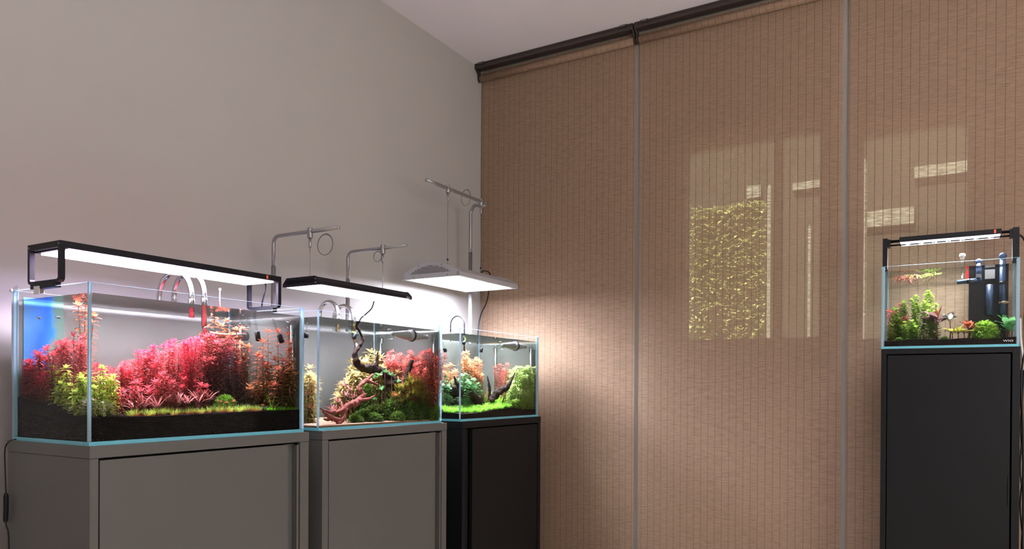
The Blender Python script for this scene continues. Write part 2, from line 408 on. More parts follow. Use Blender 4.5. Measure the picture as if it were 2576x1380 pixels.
def neighbour():
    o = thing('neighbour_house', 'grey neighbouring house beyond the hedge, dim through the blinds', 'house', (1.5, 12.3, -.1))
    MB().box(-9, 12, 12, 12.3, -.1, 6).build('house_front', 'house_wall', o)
    for u0, u1, v0, v1 in ((2300, 2455, 402, 450), (2160, 2300, 520, 575), (1880, 1915, 465, 500), (1995, 2070, 452, 480)):
        a, b = onY(u0, v1, 11.98), onY(u1, v0, 11.98)
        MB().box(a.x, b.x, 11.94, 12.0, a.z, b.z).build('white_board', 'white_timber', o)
neighbour()
def post(u0, u1, v0, y):
    a, b = onY(u0, v0, y), onY(u1, v0, y)
    o = thing('garden_post', 'white wooden garden post with pointed cap beyond the window', 'post', ((a.x+b.x)/2, y, -.1), 'white garden posts outside the windows')
    MB().box(a.x, b.x, y-.03, y+.03, -.1, a.z-.04).build('shaft', 'white_timber', o)
    MB().prism([(a.x, a.z-.04), (b.x, a.z-.04), ((a.x+b.x)/2, a.z)], 1, y-.03, y+.03).build('cap', 'white_timber', o)
for q in ((1706, 1717, 490, 7.6), (1723, 1727, 495, 7.6), (1932, 1941, 465, 8.0), (1957, 1963, 462, 8.0), (2034, 2041, 565, 7.8), (2146, 2152, 420, 7.4), (2170, 2182, 400, 7.4)): post(*q)

# ------------------------------------------------------------------ tanks
XF, XBK, ZB, HT = -2.253, -2.705, Z0-.187, .5
G = .010
class Tank: pass
def tank(name, x0, x1, y0, y1, zb, h, label, back_edge_mat='glass_edge'):
    o = thing('aquarium', label, 'aquarium', ((x0+x1)/2, (y0+y1)/2, zb)); T = Tank(); T.o = o
    T.x0, T.x1, T.y0, T.y1, T.zb, T.h = x0+G, x1-G, y0+G, y1-G, zb+.012, h
    E = 1
    m2 = ['pane', 'glass_edge']
    MB().box(x1-G, x1, y0, y1, zb+.012, zb+h, (0, 0, E, E, E, E)).build('glass_pane', m2, o)
    MB().box(x0, x0+G, y0, y1, zb+.012, zb+h, (0, 0, E, E, E, E)).build('glass_pane', m2, o)
    MB().box(x0+G, x1-G, y0, y0+G, zb+.012, zb+h, (E, E, 0, 0, E, E)).build('glass_pane', m2, o)
    MB().box(x0+G, x1-G, y1-G, y1, zb+.012, zb+h, (E, E, 0, 0, E, E)).build('glass_pane', m2, o)
    MB().box(x0, x1, y0, y1, zb, zb+.012).build('glass_base', 'glass_base', o)
    for xx in (x0+G, x1-G-.003):
        for yy in (y0+G, y1-G-.003): MB().box(xx, xx+.003, yy, yy+.003, zb+.012, zb+h-.003).build('silicone_seam', 'glass_edge', o)
    return T
T1 = tank('t', XBK, XF, 1.281, 2.148, ZB, HT, 'long glass aquarium full of red stem plants under the long black bar lamp')
T2 = tank('t', XBK, XF, 2.230, 3.090, ZB, HT, 'glass aquarium with driftwood and pale sand under the black hanging lamp')
T3 = tank('t', XBK, XF, 3.261, 4.124, ZB, HT, 'glass aquarium with bright green carpet plants under the silver hanging lamp')
T4 = tank('t', -.302, .2625, 4.08, 4.345, Z0+.195, .406, 'small glass aquarium on the tall narrow black cabinet')
for T in (T1, T2, T3):
    zt_ = T.o.location.z+.468
    MB().box(XBK-.0048, XBK-.0042, T.y0-G, T.y1+G, T.zb, zt_).build('film_and_reflection_sheet', 'frosted_film', T.o)
for T in (T1, T2, T3): MB().box(XBK, XF-.012, T.y1+G+.0004, T.y1+G+.001, T.zb, T.o.location.z+.468).build('film_and_reflection_sheet', 'frosted_film', T.o)  # sheets added on the end panes in place of their mirror reflection
for T, zw in ((T1, Z0+.281), (T2, Z0+.287), (T3, Z0+.285), (T4, Z0+.576)): T.zw = zw
def seg(T, u, v):
    """entry and exit of the view ray in plan, inside the tank's glass"""
    r = ray(u, v); t0, t1 = 0, 1e9
    for a, b, d in ((T.x0, T.x1, r.x), (T.y0, T.y1, r.y)):
        q = sorted((a/d, b/d)); t0 = max(t0, q[0]); t1 = min(t1, q[1])
    return r, t0, t1
def tp(T, u, v, t):
    r, a, b = seg(T, u, v); p = r*(a+(b-a)*t); p.z += Z0; return p
def lerp(pts, x):
    if x <= pts[0][0]: return pts[0][1]
    for (a, b), (c, d) in zip(pts[:-1], pts[1:]):
        if x <= c: return b+(d-b)*(x-a)/(c-a)
    return pts[-1][1]
# substrate: height profiles read along the front glass and, where it shows, along the left glass
def prof_front(T, px): return sorted((onX(u, v, T.x1).y, onX(u, v, T.x1).z) for u, v in px)
def prof_left(T, px): return sorted((onY(u, v, T.y0).x, onY(u, v, T.y0).z) for u, v in px)
T1.pf = prof_front(T1, [(228, 1049), (300, 1047), (380, 1047), (500, 1041), (640, 1034), (755, 1030)])
T1.pl = prof_left(T1, [(45, 1000), (90, 1010), (130, 1025), (160, 1039), (190, 1047), (220, 1050)])
T2.pf = prof_front(T2, [(806, 1073), (900, 1068), (1000, 1060), (1105, 1053)])
T2.pl = [(T2.x0, T2.pf[0][1]+.012), (T2.x1, T2.pf[0][1])]
T3.pf = prof_front(T3, [(1162, 1041), (1200, 1039), (1240, 1031), (1290, 1024), (1320, 1030), (1352, 1029)])
T3.pl = [(T3.x0, T3.pf[0][1]+.035), (T3.x1, T3.pf[0][1])]
def soil(T, x, y):
    if T is T4: return T4.zb+.030+.012*(y-T4.y0)/(T4.y1-T4.y0)+.003*sin(x*31)
    return max(T.zb+.008, lerp(T.pf, y)+lerp(T.pl, x)-T.pl[-1][1]+.004*noise.noise((x*25, y*25, 0))*min(1, (T.x1-x)*30))
def substrate(T, mat, name, label):
    nx, ny = 26, 60; m = MB(); g = {}
    e = .0008
    for i in range(nx+1):
        for j in range(ny+1):
            x = T.x0+e+(T.x1-T.x0-2*e)*i/nx; y = T.y0+e+(T.y1-T.y0-2*e)*j/ny
            g[i, j] = m.vert((x, y, soil(T, x, y)))
    for i in range(nx):
        for j in range(ny): m.face(g[i, j], g[i+1, j], g[i+1, j+1], g[i, j+1])
    ring = [(i, 0) for i in range(nx)]+[(nx, j) for j in range(ny)]+[(i, ny) for i in range(nx, 0, -1)]+[(0, j) for j in range(ny, 0, -1)]
    low = [m.vert((m.v[g[k]][0], m.v[g[k]][1], T.zb+.0005)) for k in ring]; n = len(ring)
    for k in range(n): m.face(low[k], low[(k+1) % n], g[ring[(k+1) % n]], g[ring[k]])
    m.face(*low[::-1])
    tag(m.build(name, mat), label, 'substrate', None, 'stuff')
substrate(T1, 'soil', 'aquarium_soil', 'dark brown sloping soil under the red stem plants')
substrate(T2, 'sand', 'aquarium_sand', 'pale peach sand below the driftwood')
substrate(T3, 'soil', 'aquarium_soil', 'dark soil below the bright green carpet plants')
substrate(T4, 'soil', 'aquarium_soil', 'dark purple-brown soil in the small aquarium')
def water(T, label):
    e = .0004; m = MB(); m.box(T.x0+e, T.x1-e, T.y0+e, T.y1-e, T.zb+.001, T.zw, (1, 1, 1, 1, 1, 0))
    tag(m.build('water', ['water_surface', 'water_side' if T is not T4 else 'water_side_clear']), label, 'water')
water(T1, 'clear water filling the tank of red stem plants')
water(T2, 'clear water around the driftwood branches')
water(T3, 'clear water over the bright green carpet plants')
water(T4, 'clear water in the small aquarium')
# black lettering-white print on the small tank's front glass
fc = bpy.data.curves.new('logo', 'FONT'); fc.body = 'WIO'; fc.size = .018; fc.space_character = 1.05; fc.extrude = .0002
fo = bpy.data.objects.new('logo_tmp', fc); COL.objects.link(fo); bpy.context.view_layer.update()
lm = bpy.data.meshes.new_from_object(fo); bpy.data.objects.remove(fo); lm.materials.append(M['print_white'])
q0, q1 = onY(2523, 859, 4.0795), onY(2549, 859, 4.0795)
xs = [v.co.x for v in lm.vertices]; ys = [v.co.y for v in lm.vertices]
for v in lm.vertices:
    fx = (v.co.x-min(xs))/(max(xs)-min(xs)); fy = (v.co.y-min(ys))/(max(ys)-min(ys))
    v.co = (q0.x+(q1.x-q0.x)*fx, 4.0795-v.co.z, onY(2523, 859, 4.0795).z+.0085*fy)
lo = link('logo_print', lm, T4.o)
for v in lm.vertices: v.co -= T4.o.location
lo['label'] = 'white WIO lettering'

# ------------------------------------------------------------------ cabinets
def cabinet(y0, y1, mat, label, handle_right, d0, d1, h0, h1):
    """front faces +x; d0..d1 door panel, h0..h1 recessed pull channel"""
    xf, xb, zt = -2.235, -2.72, ZB; sl = .037
    o = thing('aquarium_cabinet', label, 'cabinet', ((xf+xb)/2, (y0+y1)/2, 0))
    MB().box(xb, xf, y0, y1, zt-sl, zt).build('top_slab', mat, o)
    b = .0015
    MB().box(xb, xf-.02, y0+.002, y0+.02, 0, zt-sl-b).build('side_panel', mat, o)
    MB().box(xb, xf-.02, y1-.02, y1-.002, 0, zt-sl-b).build('side_panel', mat, o)
    MB().box(xb, xb+.01, y0+.02, y1-.02, 0, zt-sl-b).build('back_panel', mat, o)
    lo, hi = min(d0, h0), max(d1, h1)
    MB().box(xf-.02, xf-.001, y0+.001, lo-.006, 0, zt-sl-b).build('stile', mat, o)
    MB().box(xf-.02, xf-.001, hi+.006, y1-.001, 0, zt-sl-b).build('stile', mat, o)
    MB().box(xb+.01, xf-.045, y0+.02, y1-.02, .02, .04).build('bottom_panel', mat, o)
    dr = MB().box(xf-.022, xf-.003, d0, d1, .03, zt-sl-.008).build('door', mat, o)
    a, c = (h0, h1)
    ch = MB(); ch.box(xf-.045, xf-.03, a-.001, c+.001, .03, zt-sl-.008)
    lp = .010
    if handle_right: ch.box(xf-.03, xf-.003, c-lp, c, .03, zt-sl-.012)
    else: ch.box(xf-.03, xf-.003, a, a+lp, .03, zt-sl-.012)
    ch.build('pull_channel', mat, dr)
    return o
cabinet(1.273, 2.160, 'cabinet_grey', 'wide grey cabinet under the tank of red plants', True, 1.306, 2.052, 2.053, 2.108)
cabinet(2.234, 3.112, 'cabinet_grey', 'grey cabinet under the driftwood tank', True, 2.275, 3.014, 3.015, 3.064)
cabinet(3.252, 4.126, 'cabinet_black', 'black cabinet standing in the corner by the blind', False, 3.353, 4.085, 3.292, 3.352)
def cabinet4():
    x0, x1, yf, yb, zt = -.3015, .2665, 4.075, 4.345, Z0+.195
    o = thing('tall_cabinet', 'tall narrow black cabinet carrying the small tank before the blind', 'cabinet', ((x0+x1)/2, (yf+yb)/2, 0)); m = 'cabinet_black'
    MB().box(x0, x1-.031, yf, yb, zt-.026, zt).build('top_slab', m, o)
    MB().box(x0, x0+.024, yf, yb, 0, zt-.0265).build('side_panel', m, o)
    MB().box(x1-.030, x1, yf, yb, 0, zt).build('side_panel', m, o)
    MB().box(x0+.024, x1-.030, yb-.01, yb, 0, zt-.0265).build('back_panel', m, o)
    MB().box(x0+.024, x1-.030, yf+.03, yb-.01, .02, .04).build('bottom_panel', m, o)
    d = MB().box(x0+.028, x1-.037, yf+.004, yf+.022, .03, zt-.032).build('door', m, o)
    MB().box(x1-.043, x1-.038, yf-.002, yf+.006, .60, Z0-.40).build('door_pull', 'black_plastic', d)
cabinet4()

# ------------------------------------------------------------------ lamps
def led_light(name, x0, x1, y0, y1, z, e, col, spread=110):
    """the lensed light of an LED panel, just under its face"""
    o = area(name, ((x0+x1)/2, (y0+y1)/2, z), (0, 0, -1), 1, 1, e, col); o.rotation_euler = (0, 0, 0)
    o.data.size = x1-x0; o.data.size_y = y1-y0; o.data.spread = radians(spread); return o
def rod(name, p, q, r, mat, par, seg=10): return MB().tube([p, q], r, seg).build(name, mat, par, True)
def coil(name, c, r, ex, ez, par, n=2, mat='wire', rr=.0015):
    pts = []
    for k in range(n*36+10):
        a = k*2*pi/36; q = r*(1+.035*sin(a*.5+.5)+.02*(k/36))
        pts.append(Vector(c)+Vector(ex)*q*cos(a)+Vector(ez)*q*sin(a))
    return MB().tube(pts, rr, 6).build(name, mat, par, True)
def lamp1():
    y0, y1, xf, xb, zt = 1.287, 2.175, -2.419, -2.613, Z0+.455; zr = Z0+.313
    o = thing('bar_lamp', 'long black bar lamp standing on the rim of the red plant tank', 'lamp', ((xf+xb)/2, (y0+y1)/2, zr))
    MB().prism([(xb, zt-.022), (xb, zt), (xf, zt), (xf, zt-.022), (xf-.012, zt-.024), (xb+.012, zt-.024)], 1, y0+.012, y1-.012).build('lamp_body', 'black_metal', o)
    MB().box(xb+.016, xf-.008, y0+.03, y1-.03, zt-.0275, zt-.0245).build('led_panel', 'led_lilac', o)
    led_light('bar_lamp_light', xb+.02, xf-.012, y0+.035, y1-.035, zt-.0285, 25, (.97, .86, 1), 145)
    for ya, yb in ((y0-.004, y0+.012), (y1-.012, y1+.004)):
        fr = MB(); t = .013; zb = zr+.012
        outer = [(xb, zt), (xf, zt)]+[(xf-.014+.014*cos(a), zb+.014+.014*sin(a)) for a in [0, -pi/6, -pi/3, -pi/2]]+[(xb+.014+.014*cos(a), zb+.014+.014*sin(a)) for a in [-pi/2, -2*pi/3, -5*pi/6, -pi]]
        inner = [(xb+t, zt-.02), (xf-t, zt-.02)]+[(xf-t-.008+.008*cos(a), zb+t-.004+.008+.008*sin(a)) for a in [0, -pi/6, -pi/3, -pi/2]]+[(xb+t+.008+.008*cos(a), zb+t-.004+.008+.008*sin(a)) for a in [-pi/2, -2*pi/3, -5*pi/6, -pi]]
        n = len(outer); idx = [[fr.vert((x, y, z)) for x, z in poly] for y in (ya, yb) for poly in (outer, inner)]
        for i in range(n):
            j = (i+1) % n
            fr.face(idx[0][i], idx[0][j], idx[1][j], idx[1][i]); fr.face(idx[2][i], idx[3][i], idx[3][j], idx[2][j])
            fr.face(idx[0][i], idx[2][i], idx[2][j], idx[0][j]); fr.face(idx[1][i], idx[1][j], idx[3][j], idx[3][i])
        leg = fr.build('leg_frame', 'black_metal', o)
        for xs_ in (xb+.008, xf-.008):
            yy = ya if ya < 1.5 else yb
            MB().lathe([(.0035, yy-.0012), (.0035, yy+.0012)], (xs_, 0, zt-.010), 1, 10).build('screw', 'silver_dark', leg, True)
        MB().box(xb+.025, xf-.028, (ya+yb)/2-.012, (ya+yb)/2+.010, zr-.004, zr+.013).build('rim_clip', 'black_plastic', leg)
    MB().box(xf-.001, xf+.0015, y1-.075, y1-.066, zt-.018, zt-.004).build('indicator_tab', 'orange_plastic', o)
    c0 = onX(668, 708, -2.52); pts = [c0+Vector((0, 0, .006)), c0, onX(668, 725, -2.52), onX(663, 745, -2.53), onX(659, 765, -2.56), onX(657, 800, -2.72), onX(655, 870, -2.75)]
    MB().tube(smooth(pts), .0035, 8).build('power_cord', 'black_plastic', o, True)
def smooth(pts, n=6):
    P = [Vector(p) for p in pts]; P = [P[0]*2-P[1]]+P+[P[-1]*2-P[-2]]; out = []
    for i in range(1, len(P)-2):
        a, b, c, d = P[i-1:i+3]
        for k in range(n):
            t = k/n; out.append(.5*((2*b)+(c-a)*t+(2*a-5*b+4*c-d)*t*t+(3*b-a-3*c+d)*t**3))
    return out+[P[-2]]
lamp1()
def hang_stand(y, ztop, xend, xclamp, label, coil_u, coil_v, coil_r, lamp_z):
    xp = -2.737
    o = thing('lamp_stand', label, 'lamp stand', (xp, y, 0), 'bent tube stands of the black hanging lamp'); r = .0088
    rb = .035
    pts = [(xp, y, .05), (xp, y, ztop-rb-.001)]+arc((xp+rb, y, ztop-rb), rb, pi, pi/2, 7, (1, 0, 0), (0, 0, 1))+[(xend, y, ztop)]
    MB().tube([(xp, y, 0.0), (xp, y, ztop-.14)], r+.0022, 14).build('outer_pole', 'satin_steel', o, True)
    MB().tube(pts[1:2]+pts[2:] if False else [(xp, y, ztop-.14)]+pts[1:], r, 14).build('bent_arm', 'satin_steel', o, True)
    MB().lathe([(r*.4, xend+.004), (r*.9, xend+.002), (r, xend)], (0, y, ztop), 0, 14).build('end_cap', 'satin_steel', o, True)
    c = MB().lathe([(.0115, -.030), (.0125, -.028), (.0125, .014), (.0105, .017)], (xclamp, y, ztop), 2, 16).build('clamp', 'satin_steel', o, True)
    MB().lathe([(.0035, -.075), (.0065, -.068), (.0065, -.030)], (xclamp, y, ztop), 2, 12).build('wire_gripper', 'satin_steel', c, True)
    MB().tube([(xclamp, y, ztop-.072), (xclamp, y, lamp_z)], .0011, 6).build('suspension_wire', 'wire', o, True)
    cc = onY(coil_u, coil_v, y)
    coil('wire_coil', cc, coil_r, (1, 0, 0), (0, 0, 1), o)
ZL2 = Z0+.444
hang_stand(2.418, onY(780, 582, 2.418).z, onY(852, 580, 2.418).x, onY(780, 582, 2.418).x, 'bent steel tube stand with a large round wire loop beside its clamp', 818, 615, .045, ZL2+.034)
hang_stand(2.915, onY(963, 624, 2.915).z, onY(1022, 622, 2.915).x, onY(963, 624, 2.915).x, 'bent steel tube stand with a small tilted wire loop by the white glow', 950, 645, .026, ZL2+.034)
def lamp2():
    y0, y1, xf, xb, zb = 2.352, 3.004, -2.382, -2.600, ZL2; zt = zb+.036
    o = thing('hanging_lamp', 'flat black hanging lamp with vent slots over the driftwood tank', 'lamp', ((xf+xb)/2, (y0+y1)/2, zb))
    MB().prism([(xb, zb+.004), (xb, zb+.012), (xb+.022, zt), (xf-.022, zt), (xf, zb+.014), (xf, zb+.004), (xf-.004, zb), (xb+.004, zb)], 1, y0+.012, y1-.012).build('lamp_body', 'black_metal', o)
    for ya, yb in ((y0, y0+.0119), (y1-.0119, y1)):
        ep = MB().prism([(xb-.002, zb-.002), (xb-.002, zb+.012), (xb+.022, zt+.002), (xf-.022, zt+.002), (xf+.002, zb+.014), (xf+.002, zb-.002)], 1, ya, yb).build('end_plate', 'black_metal', o)
        yy = ya-.002 if ya < 2.5 else yb
        for k in range(26):
            x = xb+.020+(xf-xb-.05)*k/25
            MB().box(x-.0012, x+.0012, yy, yy+.002, zb+.010, zb+.026).build('vent_slat', 'silver_dark' if k % 1 else 'black_plastic', ep)
        for zz in (zb+.008, zb+.024): MB().lathe([(.003, yy-.001), (.003, yy+.002)], (xf-.014, 0, zz), 1, 8).build('screw', 'silver_dark', ep, True)
    MB().box(xb+.008, xf-.006, y0+.016, y1-.016, zb-.0025, zb-.0004).build('led_panel', 'led_lilac_bright', o)
    led_light('black_hanging_lamp_light', xb+.012, xf-.010, y0+.02, y1-.02, zb-.0035, 15, (.97, .88, 1), 150)
    MB().box(xf+.0001, xf+.001, y1-.045, y1-.012, zb+.001, zb+.011).build('name_plate', 'silver_dark', o)
    for yy in (2.418, 2.915): MB().lathe([(.006, zt), (.006, zt+.007), (.003, zt+.010)], (onX(780, 690, -2.49).x, yy, 0), 2, 12).build('wire_anchor', 'silver_dark', o, True)
    pts = [(xb+.02, y1-.06, zb), onX(935, 775, -2.62), onX(920, 790, -2.66), onX(905, 806, -2.695), onX(895, 850, -2.73)]
    MB().tube(smooth(pts), .0035, 8).build('power_cord', 'black_plastic', o, True)
lamp2()
ZL3 = Z0+.619
def lamp3():
    y0, y1, xf, xb, zb = 3.381, 4.022, -2.35, -2.752, ZL3
    o = thing('hanging_lamp', 'silver hanging lamp with arched perforated end plate', 'lamp', ((xf+xb)/2, (y0+y1)/2, zb))
    n = 16; top = []
    for i in range(n+1):
        q = i/n; x = xf+(xb-xf)*q; top.append((x, zb+.020+.062*(1-(2*q-1)**2)))
    MB().prism([(xf, zb)]+top+[(xb, zb)], 1, y0+.007, y1-.007).build('lamp_body', 'silver_metal', o)
    MB().prism([(xf+.003, zb+.020), (xf+.003, zb-.003), (xf-.02, zb-.003), (xf-.02, zb+.020)], 1, y0+.007, y1-.007).build('front_rail', 'silver_metal', o)
    for ya, yb in ((y0, y0+.0068), (y1-.0068, y1)):
        ep = MB().prism([(xf+.004, zb-.004)]+[(x, z+.004) for x, z in top]+[(xb-.004, zb-.004)], 1, ya, yb).build('end_plate', 'silver_metal', o)
        yy = ya if ya < 3.5 else yb; s_ = -1 if ya < 3.5 else 1
        gp = []
        for i in range(n+1):
            q = .14+.72*i/n; gp.append((xf+(xb-xf)*q, zb+.012+.046*(1-((q-.5)/.36)**2)+.012))
        MB().prism(gp+[(gp[-1][0], zb+.022), (gp[0][0], zb+.022)], 1, yy+min(0, s_*.0008), yy+max(0, s_*.0008)).build('vent_mesh', 'mesh_grey', ep)
        for a in range(22):
            for b in range(6):
                x = xf-.075-.012*a-.006*(b % 2); z = zb+.026+.0075*b; q = (x-xf)/(xb-xf)
                if abs((q-.5)/.34) < 1 and z < zb+.020+.044*(1-((q-.5)/.36)**2):
                    MB().lathe([(.0028, -.0006), (.0028, .0006)], (x, yy+s_*.0012, z), 1, 6).build('vent_hole', 'black_plastic', ep)
        for q, z in ((.02, .004), (.02, .016), (.30, .066), (.70, .066), (.98, .004), (.98, .016), (.2, .006), (.8, .006)):
            MB().lathe([(.0035, -.001), (.0035, .001)], (xf+(xb-xf)*q, yy+s_*.001, zb+z), 1, 8).build('screw', 'silver_dark', ep, True)
    MB().box(xb+.03, xf-.03, y0+.03, y1-.03, zb-.003, zb-.0005).build('led_panel', 'led_cool', o)
    led_light('silver_hanging_lamp_light', xb+.035, xf-.035, y0+.035, y1-.035, zb-.004, 22, (.92, .97, 1), 150)
    fr = MB(); fr.box(xb+.004, xf-.004, y0+.008, y0+.03, zb-.002, zb); fr.box(xb+.004, xf-.004, y1-.03, y1-.008, zb-.002, zb)
    fr.box(xb+.004, xb+.03, y0+.03, y1-.03, zb-.002, zb); fr.box(xf-.03, xf-.004, y0+.03, y1-.03, zb-.002, zb); fr.build('reflector_rim', 'white_plastic', o)
    a = onX(1210, 688, -2.62); pts = [a-Vector((0, 0, .02)), a, onX(1218, 681, -2.64), onX(1233, 690, -2.70), onX(1229, 735, -2.76), onX(1222, 765, -2.78), onX(1210, 790, -2.78), onX(1203, 828, -2.78), onX(1200, 900, -2.78)]
    MB().tube(smooth(pts), .0045, 8).build('power_cord', 'black_plastic', o, True)
lamp3()
def stand3():
    xb_, y1 = -2.74, onX(1183, 700, -2.74).y; zt = onX(1190, 530, -2.74).z
    xc = -2.55; yl, yr_ = onX(1073, 458, xc), onX(1222, 507, xc); zb = (yl.z+yr_.z)/2
    o = thing('lamp_stand', 'tall steel stand with a cranked arm beside the blind corner', 'lamp stand', (xb_, y1, 0)); r = .0105
    yr = yr_.y+.012
    MB().tube([(xb_, y1, 0), (xb_, y1, onX(1183, 635, xb_).z)], .0128, 14).build('outer_pole', 'satin_steel', o, True)
    P = smooth([(xb_, y1, onX(1183, 635, xb_).z), (xb_, y1, zt-.06), (xb_, y1, zt-.02), (xb_+.012, y1, zt), (xb_+.05, y1+(yr-y1)*.25, zt+.018), (xc-.03, yr-.012, zb-.010), (xc-.006, yr, zb-.001), (xc, yr-.016, zb), (xc, yr-.08, zb), (xc, yl.y, zb)], 6)
    MB().tube(P, r, 14).build('cranked_arm', 'satin_steel', o, True)
    MB().lathe([(r*.4, -.006), (r*.9, -.003), (r, 0)], (xc, yl.y, zb), 1, 14).build('end_cap', 'satin_steel', o, True)
    for u, v in ((1126, 670), (1209, 690)):
        y = onX(u, v, xc).y
        c = MB().lathe([(.012, -.026), (.0125, -.024), (.0125, .016), (.010, .019)], (xc, y, zb), 2, 16).build('clamp', 'satin_steel', o, True)
        MB().lathe([(.003, -.078), (.0065, -.070), (.0065, -.026)], (xc, y, zb), 2, 12).build('wire_gripper', 'satin_steel', c, True)
        w = MB().tube([(xc, y, zb-.075), (xc, y, ZL3+.078)], .0012, 6).build('suspension_wire', 'wire', o, True)
        MB().lathe([(.002, -.006), (.006, -.002), (.006, .002), (.002, .004)], (xc, y, ZL3+.125), 2, 10).build('wire_stop', 'black_plastic', w, True)
    c = onX(1172, 497, xc); coil('wire_coil', c, .045, (0, 1, 0), (.25, 0, 1), o)
stand3()
def lamp4():
    x0, x1, y = -.303, .2635, 4.205; zt = onY(2563, 573, y).z; zr = T4.o.location.z+.406
    o = thing('bar_lamp', 'short black lamp with white diodes on the rim of the small tank', 'lamp', ((x0+x1)/2, y, zr))
    for a, b, s_ in ((x0-.002, x0+.018, 1), (x1-.024, x1+.002, -1)):
        lg = MB().box(a, b, y-.028, y+.02, zr-.012, zt).build('leg', 'black_metal', o)
        ins = b if s_ > 0 else a
        MB().box(ins-(.0 if s_ > 0 else .001), ins+(.001 if s_ > 0 else 0), y-.016, y-.003, zr+.004, zt-.02).build('leg_inlay', 'white_plastic', lg)
        MB().box(min(ins, ins+s_*.012), max(ins, ins+s_*.012), y-.026, y+.016, zt-.045, zt-.006).build('rod_block', 'black_metal', lg)
    for dy, dz in ((-.020, -.014), (.012, -.014), (-.004, -.034)):
        rod('cross_rod', (x0+.012, y+dy, zt+dz), (x1-.014, y+dy, zt+dz), .0042, 'black_metal', o)
    bx0, bx1 = onY(2264, 610, y).x, onY(2518, 585, y).x
    MB().prism([(y-.062, zt-.030), (y-.062, zt-.006), (y+.05, zt-.002), (y+.05, zt-.030)], 0, bx0, bx1).build('lamp_body', 'black_metal', o)
    MB().box(bx0+.004, bx1-.004, y-.058, y+.046, zt-.033, zt-.0302).build('diode_board', 'led_board', o)
    for i in range(7):
        for j in range(3):
            x = bx0+.035+(bx1-bx0-.075)*i/6; yy = y-.04+.034*j
            MB().box(x-.010, x+.010, yy-.008, yy+.008, zt-.0345, zt-.0331).build('diode', 'led_small', o)
    led_light('small_lamp_light', bx0+.01, bx1-.01, y-.05, y+.04, zt-.036, 8, (.97, .94, 1))
    MB().box(bx1-.030, bx1-.022, y-.0645, y-.0621, zt-.026, zt-.009).build('indicator_tab', 'orange_plastic', o)
    pts = [(x1, y, zt-.03), (x1+.02, y+.01, zt-.05), (x1+.045, y+.03, zt-.12), (x1+.045, y+.04, zt-.25), (x1+.03, y+.05, zt-.40), (x1+.032, y+.05, zt-.56), (x1+.018, y+.05, zt-.70), (x1+.026, y+.05, zt-.95), (x1+.03, y+.06, zt-1.3), (x1+.03, y+.06, .02)]
    MB().tube(smooth(pts), .0045, 8).build('power_cord', 'black_plastic', o, True)
lamp4()

# ------------------------------------------------------------------ plants
def stem_set(key, H, seed, P):
    """meshes of one stem plant of height H: stem, side leaves, crown"""
    r = random.Random(seed); sp, nl, L, W, el, bend, cn, cl = P['sp'], P['n'], P['L'], P['W'], P['el'], P['bend'], P['cn'], P['cl']
    wob = [(r.uniform(-1, 1)*.04*H, r.uniform(-1, 1)*.04*H) for _ in range(3)]
    def c(z):
        q = z/H; return Vector((wob[0][0]*q+wob[1][0]*sin(q*4)*.4, wob[0][1]*q+wob[1][1]*sin(q*4)*.4, z))
    n = max(3, int(H/.03)); st = MB()
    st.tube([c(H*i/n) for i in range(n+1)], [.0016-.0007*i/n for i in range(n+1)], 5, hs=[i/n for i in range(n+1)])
    lv = MB(); z = max(sp*.6, P.get('bare', 0)*H); az = r.uniform(0, 6)
    while z < H-sp*.4:
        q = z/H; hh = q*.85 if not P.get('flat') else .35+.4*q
        for k in range(nl):
            lv.leaf(c(z), az+2*pi*k/nl+r.uniform(-.25, .25), el+r.uniform(-.25, .25), L*r.uniform(.75, 1.1)*P.get('taper', lambda q: 1)(q), W*r.uniform(.8, 1.1), bend*r.uniform(.6, 1.4), hh+r.uniform(-.08, .08))
        az += pi/2 if nl == 2 else pi/nl; z += sp*r.uniform(.85, 1.15)
    cr = MB()
    for k in range(cn):
        ring = k/cn
        cr.leaf(c(H*.985+.002*ring), 2.4*k+r.uniform(-.2, .2), .35+.95*ring, cl*L*r.uniform(.8, 1.05)*(1.05-.35*ring), W*1.05, .5-.5*ring, .9+r.uniform(-.08, .1))
    return st, lv, cr
